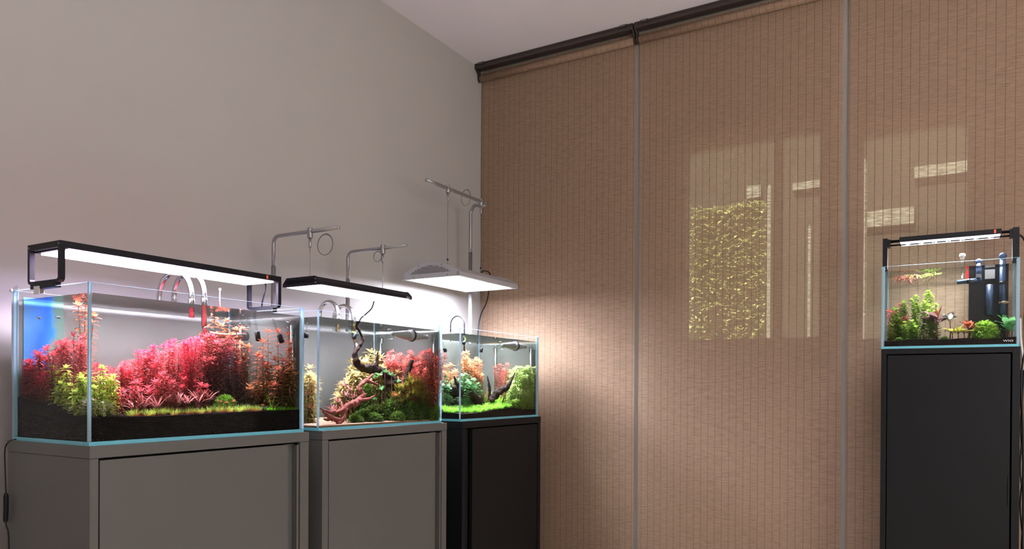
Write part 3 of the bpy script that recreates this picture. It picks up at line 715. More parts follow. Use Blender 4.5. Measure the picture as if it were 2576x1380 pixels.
KIND = {
 'crimson': dict(sp=.0072, n=5, L=.021, W=.0062, el=.55, bend=.7, cn=9, cl=1.0, m='lf_crimson', s='stem_red'),
 'red':     dict(sp=.0088, n=4, L=.024, W=.0068, el=.35, bend=.7, cn=9, cl=1.05, m='lf_red', s='stem_red'),
 'rosette': dict(sp=.014, n=3, L=.027, W=.0125, el=.15, bend=.5, cn=8, cl=1.1, m='lf_rosette', s='stem_green', bare=.1),
 'purple':  dict(sp=.0085, n=4, L=.022, W=.009, el=.3, bend=.6, cn=6, cl=1.0, m='lf_purple', s='stem_red'),
 'lime':    dict(sp=.0085, n=6, L=.025, W=.0098, el=.25, bend=.8, cn=8, cl=.95, m='lf_lime', s='stem_green'),
 'cream':   dict(sp=.007, n=4, L=.017, W=.0068, el=.5, bend=.5, cn=6, cl=1.0, m='lf_cream', s='stem_green'),
 'olive':   dict(sp=.012, n=4, L=.029, W=.0125, el=.3, bend=.6, cn=7, cl=1.0, m='lf_olive', s='stem_green'),
 'yellow':  dict(sp=.012, n=4, L=.044, W=.0125, el=.5, bend=1.0, cn=8, cl=1.0, m='lf_yellow', s='stem_green'),
 'pink':    dict(sp=.0095, n=5, L=.028, W=.0072, el=.55, bend=.7, cn=10, cl=1.0, m='lf_pink', s='stem_red'),
 'feather': dict(sp=.009, n=7, L=.030, W=.0075, el=.45, bend=.8, cn=10, cl=.9, m='lf_feather', s='stem_green'),
 'round':   dict(sp=.011, n=3, L=.024, W=.017, el=.35, bend=.5, cn=5, cl=.8, m='lf_round', s='stem_green'),
 'orange':  dict(sp=.011, n=4, L=.028, W=.0105, el=.5, bend=.4, cn=7, cl=1.1, m='lf_orange', s='stem_green', bare=.1),
 'bushy':   dict(sp=.009, n=5, L=.022, W=.014, el=.3, bend=.5, cn=6, cl=.9, m='lf_fern', s='stem_green'),
}
CACHE = {}
def plant_meshes(kind, H):
    hb = max(.02, round(H/.03)*.03); var = R.randrange(3); k = (kind, hb, var)
    if k not in CACHE:
        P = KIND[kind]; a, b, c = stem_set(k, hb, hash((len(kind)*7+ord(kind[0]), int(hb*1000), var)), P)
        CACHE[k] = (a.mesh('stem', P['s'], True), b.mesh('side_leaves', P['m']), c.mesh('crown', P['m']))
    return CACHE[k], H/hb
def stem_plant(T, kind, u, v, t, name, label, group):
    p = tp(T, u, v, t); z = soil(T, p.x, p.y); H = p.z-z
    if H < .012: return
    (a, b, c), s = plant_meshes(kind, H)
    m = min(.03, KIND[kind]['L']*.95)
    x, y = min(max(p.x, T.x0+m), T.x1-m), min(max(p.y, T.y0+m), T.y1-m)
    o = thing(name, label, 'plant', (x, y, z-.004), group, R.uniform(0, 6.28), s)
    o.rotation_euler = (R.gauss(0, .07), R.gauss(0, .07), R.uniform(0, 6.28))
    for nm, me in (('stem', a), ('side_leaves', b), ('crown', c)): link(nm, me, o)
def band(T, kind, n, px, t0, t1, name, label, group, jit=10, drop=0):
    us = [q[0] for q in px]
    for i in range(n):
        u = us[0]+(us[-1]-us[0])*(i+R.random())/n
        stem_plant(T, kind, u, lerp(px, u)+R.uniform(-.4, 1)*jit+drop*R.random(), R.uniform(t0, t1), name, label, group)
def tuft_mesh(n, L, W, bend, el, spread, mat, seed, seg_=3):
    r = random.Random(seed); m = MB()
    for _ in range(n):
        a = r.uniform(0, 6.28); q = r.random()*spread
        m.blade((q*cos(a), q*sin(a), 0), a+r.uniform(-.5, .5), el+r.uniform(-.35, .35), L*r.uniform(.6, 1.1), W, bend*r.uniform(.4, 1.5), 0, 1, seg_)
    return m.mesh('blades', mat)
def tufts(T, key, n, px, t0, t1, name, label, group, ms, smin=.8, smax=1.15):
    """px: (u, v) line of tuft bases on the substrate, t depth"""
    us = [q[0] for q in px]
    for i in range(n):
        u = us[0]+(us[-1]-us[0])*(i+R.random())/n; v = lerp(px, u)
        p = tp(T, u, v, R.uniform(t0, t1)); m = .02
        x, y = min(max(p.x, T.x0+m), T.x1-m), min(max(p.y, T.y0+m), T.y1-m)
        o = link(name, R.choice(ms), None, (x, y, soil(T, x, y)-.002), R.uniform(0, 6.28), R.uniform(smin, smax))
        tag(o, label, 'plant', group)
def rosette(T, u, v, t, name, label, group, n, L, W, el, bend, mat, petiole=.3, up=0, seed=0, cat='plant', wav=.08, spread=0):
    """a plant of separate broad leaves on stalks; (u, v) is its base"""
    p = tp(T, u, v, t); z = max(soil(T, p.x, p.y)-.003, p.z)
    o = thing(name, label, cat, (p.x, p.y, z), group); r = random.Random(seed+int(u))
    zs = soil(T, p.x, p.y)-.003
    if z > zs+.008:
        m = MB(); m.tube([(0, 0, zs-z), (.002, .001, (zs-z)*.5), (0, 0, .002)], [.0028, .0024, .002], 7); link('rootstock', m.mesh('rootstock', 'stem_red', True), o)
    for k in range(n):
        az = 2.4*k+r.uniform(-.3, .3); e = el+r.uniform(-.35, .35)+up*k/n; l = L*r.uniform(.7, 1.1)
        e = max(e, -.2)
        b0 = Vector((0, 0, .002)); b1 = b0+Vector((cos(az)*cos(e), sin(az)*cos(e), sin(e)))*l*petiole
        # keep leaf tips within the glass
        tip = Vector((p.x, p.y, 0))+Vector((cos(az), sin(az), 0))*l*(1+petiole)*cos(e)*.95
        if not (T.x0+.004 < tip.x < T.x1-.004 and T.y0+.004 < tip.y < T.y1-.004): l *= .45; b1 = b0+(b1-b0)*.45
        m = MB(); m.tube([b0, b1], .0011, 5); lf = MB()
        lf.leaf(b1, az, e, l, W*r.uniform(.8, 1.15), bend*r.uniform(.6, 1.3), r.uniform(.2, .9), (.12, .3, .5, .7, .88), (.55, .95, 1, .8, .42), .10, wav)
        lo_ = link('leaf', lf.mesh('leaf', mat, True), o); link('leaf_stalk', m.mesh('leaf_stalk', 'stem_red', True), lo_)
    return o
def moss(T, u, v, t, rx, rz, name, label, group, mat, n=420, L=.011, W=.0035, base=None):
    p = tp(T, u, v, t); z = soil(T, p.x, p.y)-.004 if base is None else p.z-rz
    rx = min(rx, p.x-T.x0-.006, T.x1-p.x-.006, p.y-T.y0-.006+.02, T.y1-p.y-.006+.02)
    rx = max(rx, .018)
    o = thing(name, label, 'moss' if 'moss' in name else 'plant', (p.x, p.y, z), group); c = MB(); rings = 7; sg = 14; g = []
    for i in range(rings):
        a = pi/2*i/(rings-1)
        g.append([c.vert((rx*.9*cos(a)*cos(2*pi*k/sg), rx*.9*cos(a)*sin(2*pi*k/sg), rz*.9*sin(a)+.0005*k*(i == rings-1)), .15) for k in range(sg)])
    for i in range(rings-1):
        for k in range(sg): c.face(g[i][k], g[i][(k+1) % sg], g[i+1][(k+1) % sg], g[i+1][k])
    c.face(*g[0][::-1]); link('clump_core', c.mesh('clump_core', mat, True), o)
    f = MB()
    for _ in range(n):
        a = R.uniform(0, 6.28); s_ = R.random()**.7; e = math.acos(min(1, s_))
        q = Vector((rx*cos(e)*cos(a), rx*cos(e)*sin(a), rz*sin(e)))*R.uniform(.86, 1.0)
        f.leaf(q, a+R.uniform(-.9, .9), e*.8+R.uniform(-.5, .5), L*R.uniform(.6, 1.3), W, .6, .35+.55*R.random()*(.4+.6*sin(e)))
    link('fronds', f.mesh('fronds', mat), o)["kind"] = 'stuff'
    return o

# ---- first tank: red stem plants
A = 'in the tank under the long bar lamp'
band(T1, 'crimson', 26, [(46, 905), (60, 893), (80, 922), (105, 930), (130, 955)], .1, .85, 'crimson_stem_plant', 'hot pink fine-leaved stem plant at the wall end of the bar lamp tank', 'hot pink stems at the wall end', 12, 25)
rl, rg = 'scarlet stem plant in the red thicket '+A, 'scarlet thicket stems'
rl, rg = 'scarlet stem plant behind the lime green corner stems', 'scarlet stems behind the lime stems'
band(T1, 'red', 40, [(62, 905), (100, 872), (130, 852), (155, 845), (185, 832), (205, 835), (222, 850)], .25, .95, 'red_stem_plant', rl, rg, 12, 40)
rl, rg = 'low scarlet stem plant beside the lime green stems at the front glass', 'low scarlet stems beside the lime stems'
band(T1, 'red', 18, [(226, 915), (245, 900), (270, 922), (300, 905), (330, 905)], .35, .9, 'red_stem_plant', rl, rg, 10, 30)
rl, rg = 'scarlet stem plant on the slope rising to the purple stems', 'scarlet stems of the rising slope'
band(T1, 'red', 80, [(300, 925), (330, 905), (370, 880), (400, 882), (440, 852), (460, 858), (482, 850), (520, 825), (560, 840)], .35, .95, 'red_stem_plant', rl, rg, 10, 34)
rl, rg = 'short salmon-red stem plant in front of the rising scarlet slope', 'short salmon-red stems'
band(T1, 'red', 44, [(290, 960), (340, 950), (400, 940), (460, 935), (520, 930)], .18, .5, 'red_stem_plant', rl, rg, 16, 40)
band(T1, 'crimson', 14, [(350, 880), (390, 868), (440, 850), (480, 845), (505, 840)], .3, .8, 'crimson_stem_plant', 'hot pink stem plant rising from the middle of the scarlet thicket', 'hot pink stems in the thicket', 8, 12)
for u, v, t in ((200, 742, .6), (207, 765, .65), (210, 790, .55), (540, 778, .55), (548, 800, .5), (534, 815, .6)):
    stem_plant(T1, 'rosette', u, v, t, 'tall_stem_plant', 'orange-red stem plant reaching the water surface '+A, 'tallest orange-red stems')
band(T1, 'purple', 38, [(510, 880), (535, 850), (560, 838), (600, 850), (622, 880)], .3, .8, 'purple_stem_plant', 'dark purple stem plant beside the orange-topped stems', 'dark purple stems', 14, 60)
for u, v, t in ((605, 826, .5), (622, 862, .4), (612, 868, .35), (640, 890, .35), (648, 895, .5), (665, 858, .45), (675, 832, .6), (700, 832, .6), (697, 902, .4), (720, 905, .4), (745, 858, .7), (750, 882, .6), (735, 915, .35), (688, 925, .3), (672, 915, .35), (560, 812, .6), (575, 818, .65), (590, 840, .6), (690, 968, .15), (710, 935, .3), (655, 915, .5), (738, 840, .8)):
    stem_plant(T1, 'rosette', u, v, t, 'orange_stem_plant', 'leggy stem plant with an orange-pink rosette top '+A, 'orange-pink rosette stems')
band(T1, 'olive', 40, [(560, 930), (620, 935), (660, 930), (700, 905), (757, 890)], .35, .95, 'olive_stem_plant', 'olive and rust bushy stem plant at the black lamp end of the red tank', 'olive bushy stems', 14, 60)
for u, v, t in ((135, 921, .35), (150, 935, .3), (172, 922, .25), (195, 942, .2), (206, 962, .15), (160, 962, .25), (131, 962, .35), (230, 936, .15), (262, 923, .2), (285, 946, .2), (245, 952, .15), (272, 955, .15), (213, 948, .2), (181, 968, .2), (146, 985, .3), (170, 990, .2), (235, 975, .1), (255, 985, .1), (280, 985, .12), (198, 985, .12)):
    stem_plant(T1, 'lime', u, v, t, 'lime_stem_plant', 'lime green whorled stem plant at the front corner of the red tank', 'lime green corner stems')
band(T1, 'cream', 26, [(185, 1015), (215, 1005), (240, 1008), (285, 1018)], .03, .2, 'cream_stem_plant', 'short cream-leaved plant at the foot of the lime green stems', 'cream foreground plants', 10)
for i, (u, v, t) in enumerate(((360, 1030, .2), (395, 1030, .16), (430, 1020, .2), (447, 1022, .15), (472, 1022, .16), (500, 1018, .16), (522, 1015, .2), (340, 1035, .2), (640, 1010, .4), (730, 1008, .4))):
    rosette(T1, u, v, t, 'lance_leaf_plant', 'pink plant with long narrow spreading leaves behind the grass row', 'pink lance-leaf plants', 13, .056, .0062, .8, .6, 'lf_lance', .22, .45, i, wav=0)
o = moss(T1, 566, 1000, .22, .046, .062, 'moss_dome', 'bright green round cushion of tiny leaves behind the grass row', None, 'lf_dome', 900, .008, .004)
o = moss(T1, 470, 1015, .4, .05, .03, 'moss_clump', 'low dark moss clump below the purple stems', None, 'lf_moss', 300)
gm = [tuft_mesh(60, .030, .0016, .5, 1.15, .012, 'lf_grass', s_) for s_ in range(3)]
tufts(T1, 'g', 34, [(318, 1036), (400, 1034), (500, 1031), (640, 1024), (655, 1024)], .03, .22, 'hairgrass_tuft', 'short yellow-green grass tuft with reddish foot along the front soil', 'yellow-green grass tufts', gm)
gb = [tuft_mesh(34, .030, .0024, .7, .9, .010, 'lf_bluegrass', 10+s_) for s_ in range(2)]
tufts(T1, 'b', 12, [(608, 1015), (650, 1012), (700, 1010)], .2, .4, 'blue_green_tuft', 'blue-green star-shaped tuft behind the grass row', 'blue-green tufts', gb)
gl = [tuft_mesh(40, .026, .0026, .8, .8, .012, 'lf_carpet', 20+s_) for s_ in range(2)]
tufts(T1, 'l', 16, [(670, 1026), (757, 1018)], .04, .25, 'bright_green_tuft', 'bright green tuft at the lamp cord end of the grass row', 'bright green tufts', gl)
tall = [tuft_mesh(5, .10, .004, .5, 1.3, .004, 'lf_carpet', 30)]
tufts(T1, 't', 1, [(685, 1012), (688, 1012)], .1, .12, 'tall_grass_blades', 'single tall yellow-green grass shoot by the glass front', None, tall)
lf_ = 'small rust-leaved rosette in front of the green cushion'
for i, (u, v) in enumerate(((553, 1012), (570, 1016), (588, 1012), (660, 1022))): rosette(T1, u, v, .12, 'rust_rosette', lf_, 'rust-leaved rosettes', 6, .012, .009, .5, .5, 'lf_rosette', .2, .5, 50+i)

# ---- second tank: driftwood
def wood_tube(m, T, px, t, rad, seg_=14, zmin=True):
    pts = []
    for i, q in enumerate(px):
        tt = t[i] if isinstance(t, (list, tuple)) else t
        pts.append(tp(T, q[0], q[1], tt))
    n = len(pts); P = smooth(pts, 9); rr = [lerp(list(zip(range(n), rad)), i/9) for i in range(len(P))]
    b0 = len(m.v); m.tube(P, rr, seg_)
    for i in range(b0, len(m.v)):
        v = Vector(m.v[i]); k = noise.noise(v*45)*.55+noise.noise(v*130)*.35+.12*abs(noise.noise(v*260))
        c = P[min(len(P)-1, (i-b0)//seg_)]; v = c+(v-c)*(1+k)
        m.v[i] = (v.x, v.y, max(v.z, soil(T, v.x, v.y)-.006))
def driftwood():
    base = tp(T2, 960, 990, .45); o = thing('driftwood', 'dark curved driftwood branch with a raised snaking arm', 'driftwood', (base.x, base.y, soil(T2, base.x, base.y)))
    m = MB(); wood_tube(m, T2, [(893, 806), (897, 820), (907, 838), (912, 852), (906, 866), (897, 880), (893, 897), (898, 913), (916, 925), (940, 928), (958, 930), (975, 950), (985, 985), (985, 1040)], .45, [.008, .007, .006, .0065, .008, .009, .013, .016, .018, .021, .020, .018, .022, .03]); m.build('main_branch', 'wood_dark', o, True)
    m = MB(); wood_tube(m, T2, [(946, 930), (948, 905), (951, 882)], .44, [.013, .009, .002]); m.build('horn_branch', 'wood_dark', o, True)
    m = MB(); wood_tube(m, T2, [(975, 945), (995, 955), (1010, 962)], .45, [.016, .012, .004]); m.build('side_branch', 'wood_dark', o, True)
    base = tp(T2, 1018, 955, .35); o = thing('cut_branch', 'straight dark branch with a pale sawn top', 'driftwood', (base.x, base.y, soil(T2, base.x, base.y)))
    m = MB(); wood_tube(m, T2, [(1036, 905), (1028, 930), (1020, 955), (1010, 1000), (1005, 1040)], .35, [.0105, .0105, .0105, .011, .012]); m.build('branch', 'wood_dark', o, True)
    a, b = tp(T2, 1036, 905, .35), tp(T2, 1028, 930, .35); d = (a-b).normalized()
    MB().tube([a, a+d*.0015], .0095, 12).build('sawn_face', 'wood_cut', o)
    base = tp(T2, 852, 1062, .15); o = thing('red_root', 'forked red-brown root wood lying on the pale sand', 'driftwood', (base.x, base.y, soil(T2, base.x, base.y)))
    m = MB(); wood_tube(m, T2, [(938, 942), (922, 955), (908, 966), (905, 980), (913, 993), (905, 1007), (885, 1016), (870, 1026), (866, 1043), (858, 1058), (850, 1064)], [.35, .33, .3, .28, .26, .24, .2, .18, .16, .13, .1], [.004, .008, .010, .011, .013, .014, .014, .013, .012, .011, .007]); m.build('main_root', 'wood_red', o, True)
    for nm, px, t, rd in (('side_root', [(870, 1026), (850, 1036), (828, 1036), (806, 1027)], [.18, .16, .14, .1], [.010, .008, .008, .003]),
                          ('side_root', [(858, 1060), (840, 1052), (824, 1044), (812, 1034)], [.13, .12, .12, .1], [.010, .009, .008, .004]),
                          ('side_root', [(900, 1009), (922, 1004), (940, 997), (945, 990)], [.22, .2, .18, .17], [.011, .008, .005, .002]),
                          ('side_root', [(908, 966), (925, 958), (950, 968)], [.3, .3, .3], [.009, .010, .006]),
                          ('side_root', [(835, 1052), (822, 1055), (815, 1053)], [.14, .14, .14], [.006, .006, .004])):
        m = MB(); wood_tube(m, T2, px, t, rd, 12); m.build(nm, 'wood_red', o, True)
driftwood()
B = 'in the driftwood tank'
band(T2, 'yellow', 20, [(842, 960), (870, 935), (890, 912), (920, 885), (945, 872), (965, 905)], .55, .9, 'yellow_stem_plant', 'yellow-green broad-leaved stem plant behind the snaking branch', 'yellow-green stems behind the branch', 12, 30)
band(T2, 'yellow', 18, [(850, 975), (900, 930), (940, 905), (1000, 915), (1015, 930)], .5, .75, 'yellow_stem_plant', 'lower yellow-green stem plant between the branch and the moss mound', 'lower yellow-green stems', 12, 40)
band(T2, 'yellow', 8, [(766, 900), (790, 915)], .3, .9, 'pale_stem_plant', 'pale yellow stem plant seen through the side glass of the driftwood tank', 'pale stems by the side glass', 14, 60)
band(T2, 'pink', 46, [(962, 868), (985, 872), (1012, 888), (1040, 880), (1060, 872), (1085, 866), (1106, 878)], .55, .95, 'pink_stem_plant', 'salmon pink bushy stem plant behind the sawn branch', 'salmon pink stems', 12, 40)
band(T2, 'pink', 26, [(1010, 930), (1050, 925), (1106, 920)], .35, .6, 'pink_stem_plant', 'shorter salmon pink stem plant above the arching grassy plants', 'shorter salmon pink stems', 14, 30)
for i, (u, v) in enumerate(((845, 1040), (860, 1032), (870, 1000), (880, 985), (850, 1015), (865, 975), (890, 1005), (835, 1035), (780, 1030), (775, 1000), (785, 985))):
    rosette(T2, u, v, .35+.03*(i % 4), 'narrow_pink_plant', 'pale pink narrow-leaved plant tangled around the red root', 'pink narrow plants around the root', 12, .036, .0042, .8, .6, 'lf_lance', .25, .4, 70+i, wav=0)
for i, (u, v, t) in enumerate(((952, 948, .35), (968, 940, .33), (985, 948, .36), (1000, 965, .34), (940, 955, .34))):
    rosette(T2, u, v, t, 'anubias', 'small broad-leaved green plant tied to the dark branch', 'broad-leaved plants on the branch', 9, .024, .014, .6, .4, 'lf_anubias', .35, .5, 90+i)
for i, (u, v, t) in enumerate(((995, 1000, .2), (960, 985, .22), (940, 1010, .2))):
    rosette(T2, u, v, t, 'brown_leaf_plant', 'red-brown and green leaved plant below the branch fork', 'red-brown plants below the fork', 8, .026, .012, .8, .4, 'lf_rust' if i == 0 else 'lf_anubias', .35, .4, 110+i)
fm = [tuft_mesh(46, .055, .0030, 1.5, 1.25, .010, 'lf_fountain', 40+s_, 4) for s_ in range(3)]
def clump_on(T, n, px, t0, t1, name, label, group, ms, dv=12):
    us = [q[0] for q in px]
    for i in range(n):
        u = us[0]+(us[-1]-us[0])*(i+R.random())/n
        p = tp(T, u, lerp(px, u)+R.uniform(-dv, dv), R.uniform(t0, t1)); m = .035
        x, y = min(max(p.x, T.x0+m), T.x1-m), min(max(p.y, T.y0+m), T.y1-m)
        tag(link(name, R.choice(ms), None, (x, y, p.z), R.uniform(0, 6.28), R.uniform(.75, 1.1)), label, 'plant', group)
# mossy mound that carries the plants on the sand
for u, v, t, rx, rz in ((915, 1045, .28, .055, .05), (945, 1040, .3, .06, .075), (985, 1040, .33, .07, .10), (1030, 1035, .33, .07, .09), (1070, 1035, .35, .06, .075), (1095, 1035, .45, .05, .07), (895, 1052, .2, .03, .03), (940, 1050, .16, .04, .035), (1000, 1045, .14, .04, .04), (1050, 1042, .14, .045, .045), (1085, 1040, .16, .04, .05), (925, 975, .5, .05, .17), (970, 960, .55, .06, .19), (1010, 980, .5, .06, .16), (1060, 1000, .5, .06, .12)):
    moss(T2, u, v, t, rx, rz, 'moss_mound', 'dark green feathery moss mound on the pale sand', 'moss mounds on the sand', 'lf_moss', 800, .017, .0062)
clump_on(T2, 16, [(1000, 985), (1030, 970), (1060, 975), (1090, 1000)], .2, .35, 'fountain_plant', 'yellow-green arching fine-bladed plant below the sawn branch', 'arching plants below the sawn branch', fm)
clump_on(T2, 12, [(985, 1010), (1030, 1000), (1095, 1015)], .12, .25, 'fountain_plant', 'yellow-green arching fine-bladed plant below the sawn branch', 'arching plants below the sawn branch', fm)

# ---- third tank: green carpet
C3 = 'in the tank under the silver lamp'
band(T3, 'orange', 22, [(1162, 880), (1175, 864), (1190, 882), (1200, 900), (1215, 905)], .4, .85, 'orange_stem_plant', 'orange-tipped upright stem plant under the silver lamp', 'orange-tipped stems under the silver lamp', 12, 45)
band(T3, 'orange', 7, [(1116, 905), (1150, 912)], .5, .95, 'orange_stem_plant', 'orange-tipped upright stem plant under the silver lamp', 'orange-tipped stems under the silver lamp', 12, 40)
band(T3, 'round', 20, [(1160, 935), (1175, 932), (1195, 955), (1210, 975)], .3, .6, 'round_leaf_plant', 'round-leaved fresh green plant above the dark log', 'round-leaved plants', 10, 25)
band(T3, 'round', 8, [(1116, 930), (1150, 945)], .3, .9, 'round_leaf_plant', 'round-leaved fresh green plant above the dark log', 'round-leaved plants', 10, 30)
bm = [tuft_mesh(14, .13, .004, .5, 1.3, .008, 'lf_brownblade', 60+s_, 5) for s_ in range(2)]
tufts(T3, 'b', 8, [(1205, 985), (1235, 985)], .5, .8, 'brown_blade_plant', 'thin brown-bladed plant between the log and the pointed stump', 'thin brown-bladed plants', bm)
gt = [tuft_mesh(40, .085, .0042, .5, 1.2, .02, 'lf_carpet', 70+s_, 4) for s_ in range(2)]
tufts(T3, 'g', 14, [(1222, 990), (1280, 985)], .45, .85, 'tall_green_grass', 'tall bright green grass behind the pointed stump', 'tall green grass', gt)
band(T3, 'pink', 8, [(1250, 915), (1262, 905), (1275, 925)], .6, .8, 'pink_tip_plant', 'thin stem plant with pink tips behind the green grass', 'pink-tipped stems', 10, 20)
band(T3, 'feather', 36, [(1280, 940), (1292, 905), (1308, 925), (1325, 915), (1340, 920), (1351, 906)], .35, .9, 'feathery_stem_plant', 'pale green feathery stem plant at the blind end of the carpet tank', 'pale feathery stems', 10, 30)
band(T3, 'feather', 28, [(1285, 960), (1310, 955), (1351, 950)], .1, .4, 'feathery_stem_plant', 'short feathery stem plant against the front glass of the carpet tank', 'short feathery stems', 14, 40)
cm_ = [tuft_mesh(52, .034, .0028, .7, .95, .018, 'lf_carpet', 80+s_) for s_ in range(4)]
tufts(T3, 'c', 70, [(1116, 1026), (1160, 1030), (1200, 1030), (1285, 1018)], .02, .42, 'carpet_tuft', 'bright green carpet grass tuft on the dark soil under the silver lamp', 'carpet grass tufts', cm_)
band(T3, 'bushy', 16, [(1285, 1008), (1351, 1008)], .02, .15, 'low_leaf_plant', 'low pale green leafy plant at the foot of the feathery stems', 'low leafy plants', 6)
def stumps():
    b = tp(T3, 1180, 990, .35); o = thing('dark_log', 'dark lying log half hidden by round-leaved plants', 'driftwood', (b.x, b.y, soil(T3, b.x, b.y)))
    m = MB(); wood_tube(m, T3, [(1118, 975), (1150, 985), (1175, 990), (1198, 1003), (1215, 1015)], [.5, .45, .36, .32, .3], [.025, .028, .028, .024, .012]); m.build('log', 'wood_dark', o, True)
    m = MB(); wood_tube(m, T3, [(1160, 985), (1148, 960), (1142, 945)], [.4, .42, .42], [.012, .009, .003]); m.build('log_spike', 'wood_dark', o, True)
    b = tp(T3, 1245, 1000, .28); o = thing('pointed_stump', 'pointed dark wood piece leaning over the green carpet', 'driftwood', (b.x, b.y, soil(T3, b.x, b.y)))
    m = MB(); wood_tube(m, T3, [(1296, 936), (1285, 958), (1276, 972), (1262, 980), (1248, 992), (1235, 1010)], .28, [.002, .009, .016, .022, .022, .014]); m.build('main_spike', 'wood_dark', o, True)
    m = MB(); wood_tube(m, T3, [(1232, 1005), (1231, 975), (1226, 945)], .4, [.010, .008, .003]); m.build('side_spike', 'wood_dark', o, True)
stumps()

# ---- small tank
band(T4, 'bushy', 18, [(2262, 760), (2290, 735), (2320, 725), (2345, 735), (2365, 765)], .45, .85, 'bushy_green_plant', 'light green small-leaved bush at the centre back of the small tank', 'small-leaved green stems', 12, 50)
band(T4, 'bushy', 16, [(2226, 800), (2255, 790), (2290, 800), (2310, 815)], .2, .7, 'bushy_green_plant', 'light green small-leaved bush at the centre back of the small tank', 'small-leaved green stems', 10, 25)
band(T4, 'pink', 7, [(2228, 790), (2245, 760), (2285, 800)], .4, .7, 'brown_stem_plant', 'thin brown-red stem plant at the corner of the small tank', 'thin brown-red stems', 10, 30)
rosette(T4, 2357, 815, .40, 'ruffled_leaf_plant', 'large ruffled dark-leaved plant in the middle of the small tank', None, 18, .078, .030, .40, .55, 'lf_crypt', .22, .6, 200, wav=.14)
rosette(T4, 2355, 812, .30, 'upright_leaf_plant', 'single upright rust-red leaf above the ruffled plant', None, 2, .078, .022, 1.4, .0, 'lf_rust', .12, .1, 204)
rosette(T4, 2390, 812, .25, 'silver_leaf_plant', 'plant with a pale silver oval leaf beside the ruffled plant', None, 5, .040, .024, .9, .2, 'lf_silver', .5, .3, 206)
rosette(T4, 2436, 828, .3, 'rust_leaf_plant', 'rust-red broad-leaved plant next to the green fern mound', None, 13, .050, .020, .6, .5, 'lf_rust', .25, .6, 210, wav=.12)
for i, u in enumerate((2395, 2410, 2425)): rosette(T4, u, 840, .2, 'olive_leaf_plant', 'drooping olive-brown leaved plant on the dark soil', 'olive-brown drooping plants', 9, .045, .018, .55, .9, 'lf_fountain', .25, .5, 220+i)
moss(T4, 2478, 845, .35, .048, .075, 'fern_mound', 'bushy bright green fern mound in front of the black filter', None, 'lf_fern', 1100, .024, .0065)
for i, (u, v) in enumerate(((2530, 820), (2545, 825), (2538, 838))): rosette(T4, u, v, .35, 'green_leaf_plant', 'broad-leaved green plant right of the fern mound by the side glass', 'broad-leaved green plants by the side glass', 9, .045, .024, .8, .5, 'lf_round', .35, .5, 230+i)
for i, (u, v) in enumerate(((2262, 842), (2376, 838))): moss(T4, u, v, .2, .022, .016, 'moss_clump', 'small dark moss clump on the soil of the small tank', 'dark moss clumps', 'lf_moss', 160, .008, .003)
# floating and hanging plants of the small tank
def floater(u, v, t, n, L, W, mat, label, name, drop):
    p = tp(T4, u, v, t); o = thing(name, label, 'plant', (p.x, p.y, T4.zw-.004), 'floating plants in the small tank'); m = MB()
    for k in range(n):
        a = 2.4*k; q = .004+.026*sqrt(k/n)
        m.leaf((q*cos(a), q*sin(a), -.004-R.random()*.02*drop), a, .3-R.random()*.8*drop, L*R.uniform(.7, 1.1), W, .5, R.random())
    link('floating_leaves', m.mesh('floating_leaves', mat), o); r = MB()
    for k in range(14):
        a = R.uniform(0, 6.28); x, y = .02*cos(a)*R.random(), .02*sin(a)*R.random()
        r.tube([(x, y, -.004), (x+R.uniform(-.008, .008), y+R.uniform(-.008, .008), -.02), (x+R.uniform(-.02, .02), y+R.uniform(-.02, .02), -.045*R.uniform(.6, 1.4))], .0006, 4)
    link('hanging_roots', r.mesh('hanging_roots', 'lf_rust' if drop > .5 else 'stem_green'), o)
floater(2348, 690, .4, 26, .016, .009, 'lf_fern', 'bright green floating plant below the small lamp', 'floating_plant', .3)
floater(2330, 690, .6, 20, .016, .009, 'lf_fern', 'bright green floating plant below the small lamp', 'floating_plant', .3)
floater(2285, 700, .5, 24, .020, .009, 'lf_lance', 'pinkish drooping floating plant near the side glass of the small tank', 'floating_plant', 1)
floater(2262, 700, .5, 18, .016, .008, 'lf_rust', 'rust-brown floating plant with hanging roots at the tank corner', 'floating_plant', 1)
floater(2300, 700, .4, 18, .020, .009, 'lf_yellow', 'yellowish floating plant between the green and rust ones', 'floating_plant', .8)

# ------------------------------------------------------------------ pipes and fittings
def u_pipe(y, xb, xi, ztop, label, r=.0105, mat='steel', zin=None, group=None, sleeve=True, zfoot=None):
    rad = (xi-xb)/2; zc = ztop-rad; zf = T1.zb if zfoot is None else zfoot
    o = thing('lily_pipe', label, 'pipe', (xb, y, zc-.25), group)
    a = arc(((xb+xi)/2, y, zc), rad, pi, 0, 18, (1, 0, 0), (0, 0, 1))
    MB().tube([(xb, y, zc-.045)]+a+[(xi, y, zin if zin else zc-.12)], r, 16).build('bent_tube', mat, o, True)
    MB().tube([(xb, y, zc-.25), (xb, y, zc-.0455)], r*.9, 12).build('hose', 'acrylic' if mat == 'steel' else mat, o, True)
    if sleeve:
        for x in (xb, xi): MB().lathe([(r+.001, -.055), (r+.003, -.053), (r+.003, -.012), (r+.001, -.010)], (x, y, zc), 2, 16).build('clear_sleeve', 'acrylic', o, True)
    return o
zt1 = onY(437, 690, 1.834).z
p1 = u_pipe(1.834, -2.735, -2.531, zt1+.010, 'polished steel U pipe over the rim of the red plant tank, wall side one', zin=T1.zw-.02, group='steel U pipes of the red tank')
p2 = u_pipe(1.900, -2.735, -2.544, onY(478, 692, 1.9).z+.010, 'polished steel U pipe over the rim of the red plant tank, lamp cord side one', zin=T1.zw-.05, group='steel U pipes of the red tank')
b = Vector((-2.544, 1.900, T1.zw-.05))
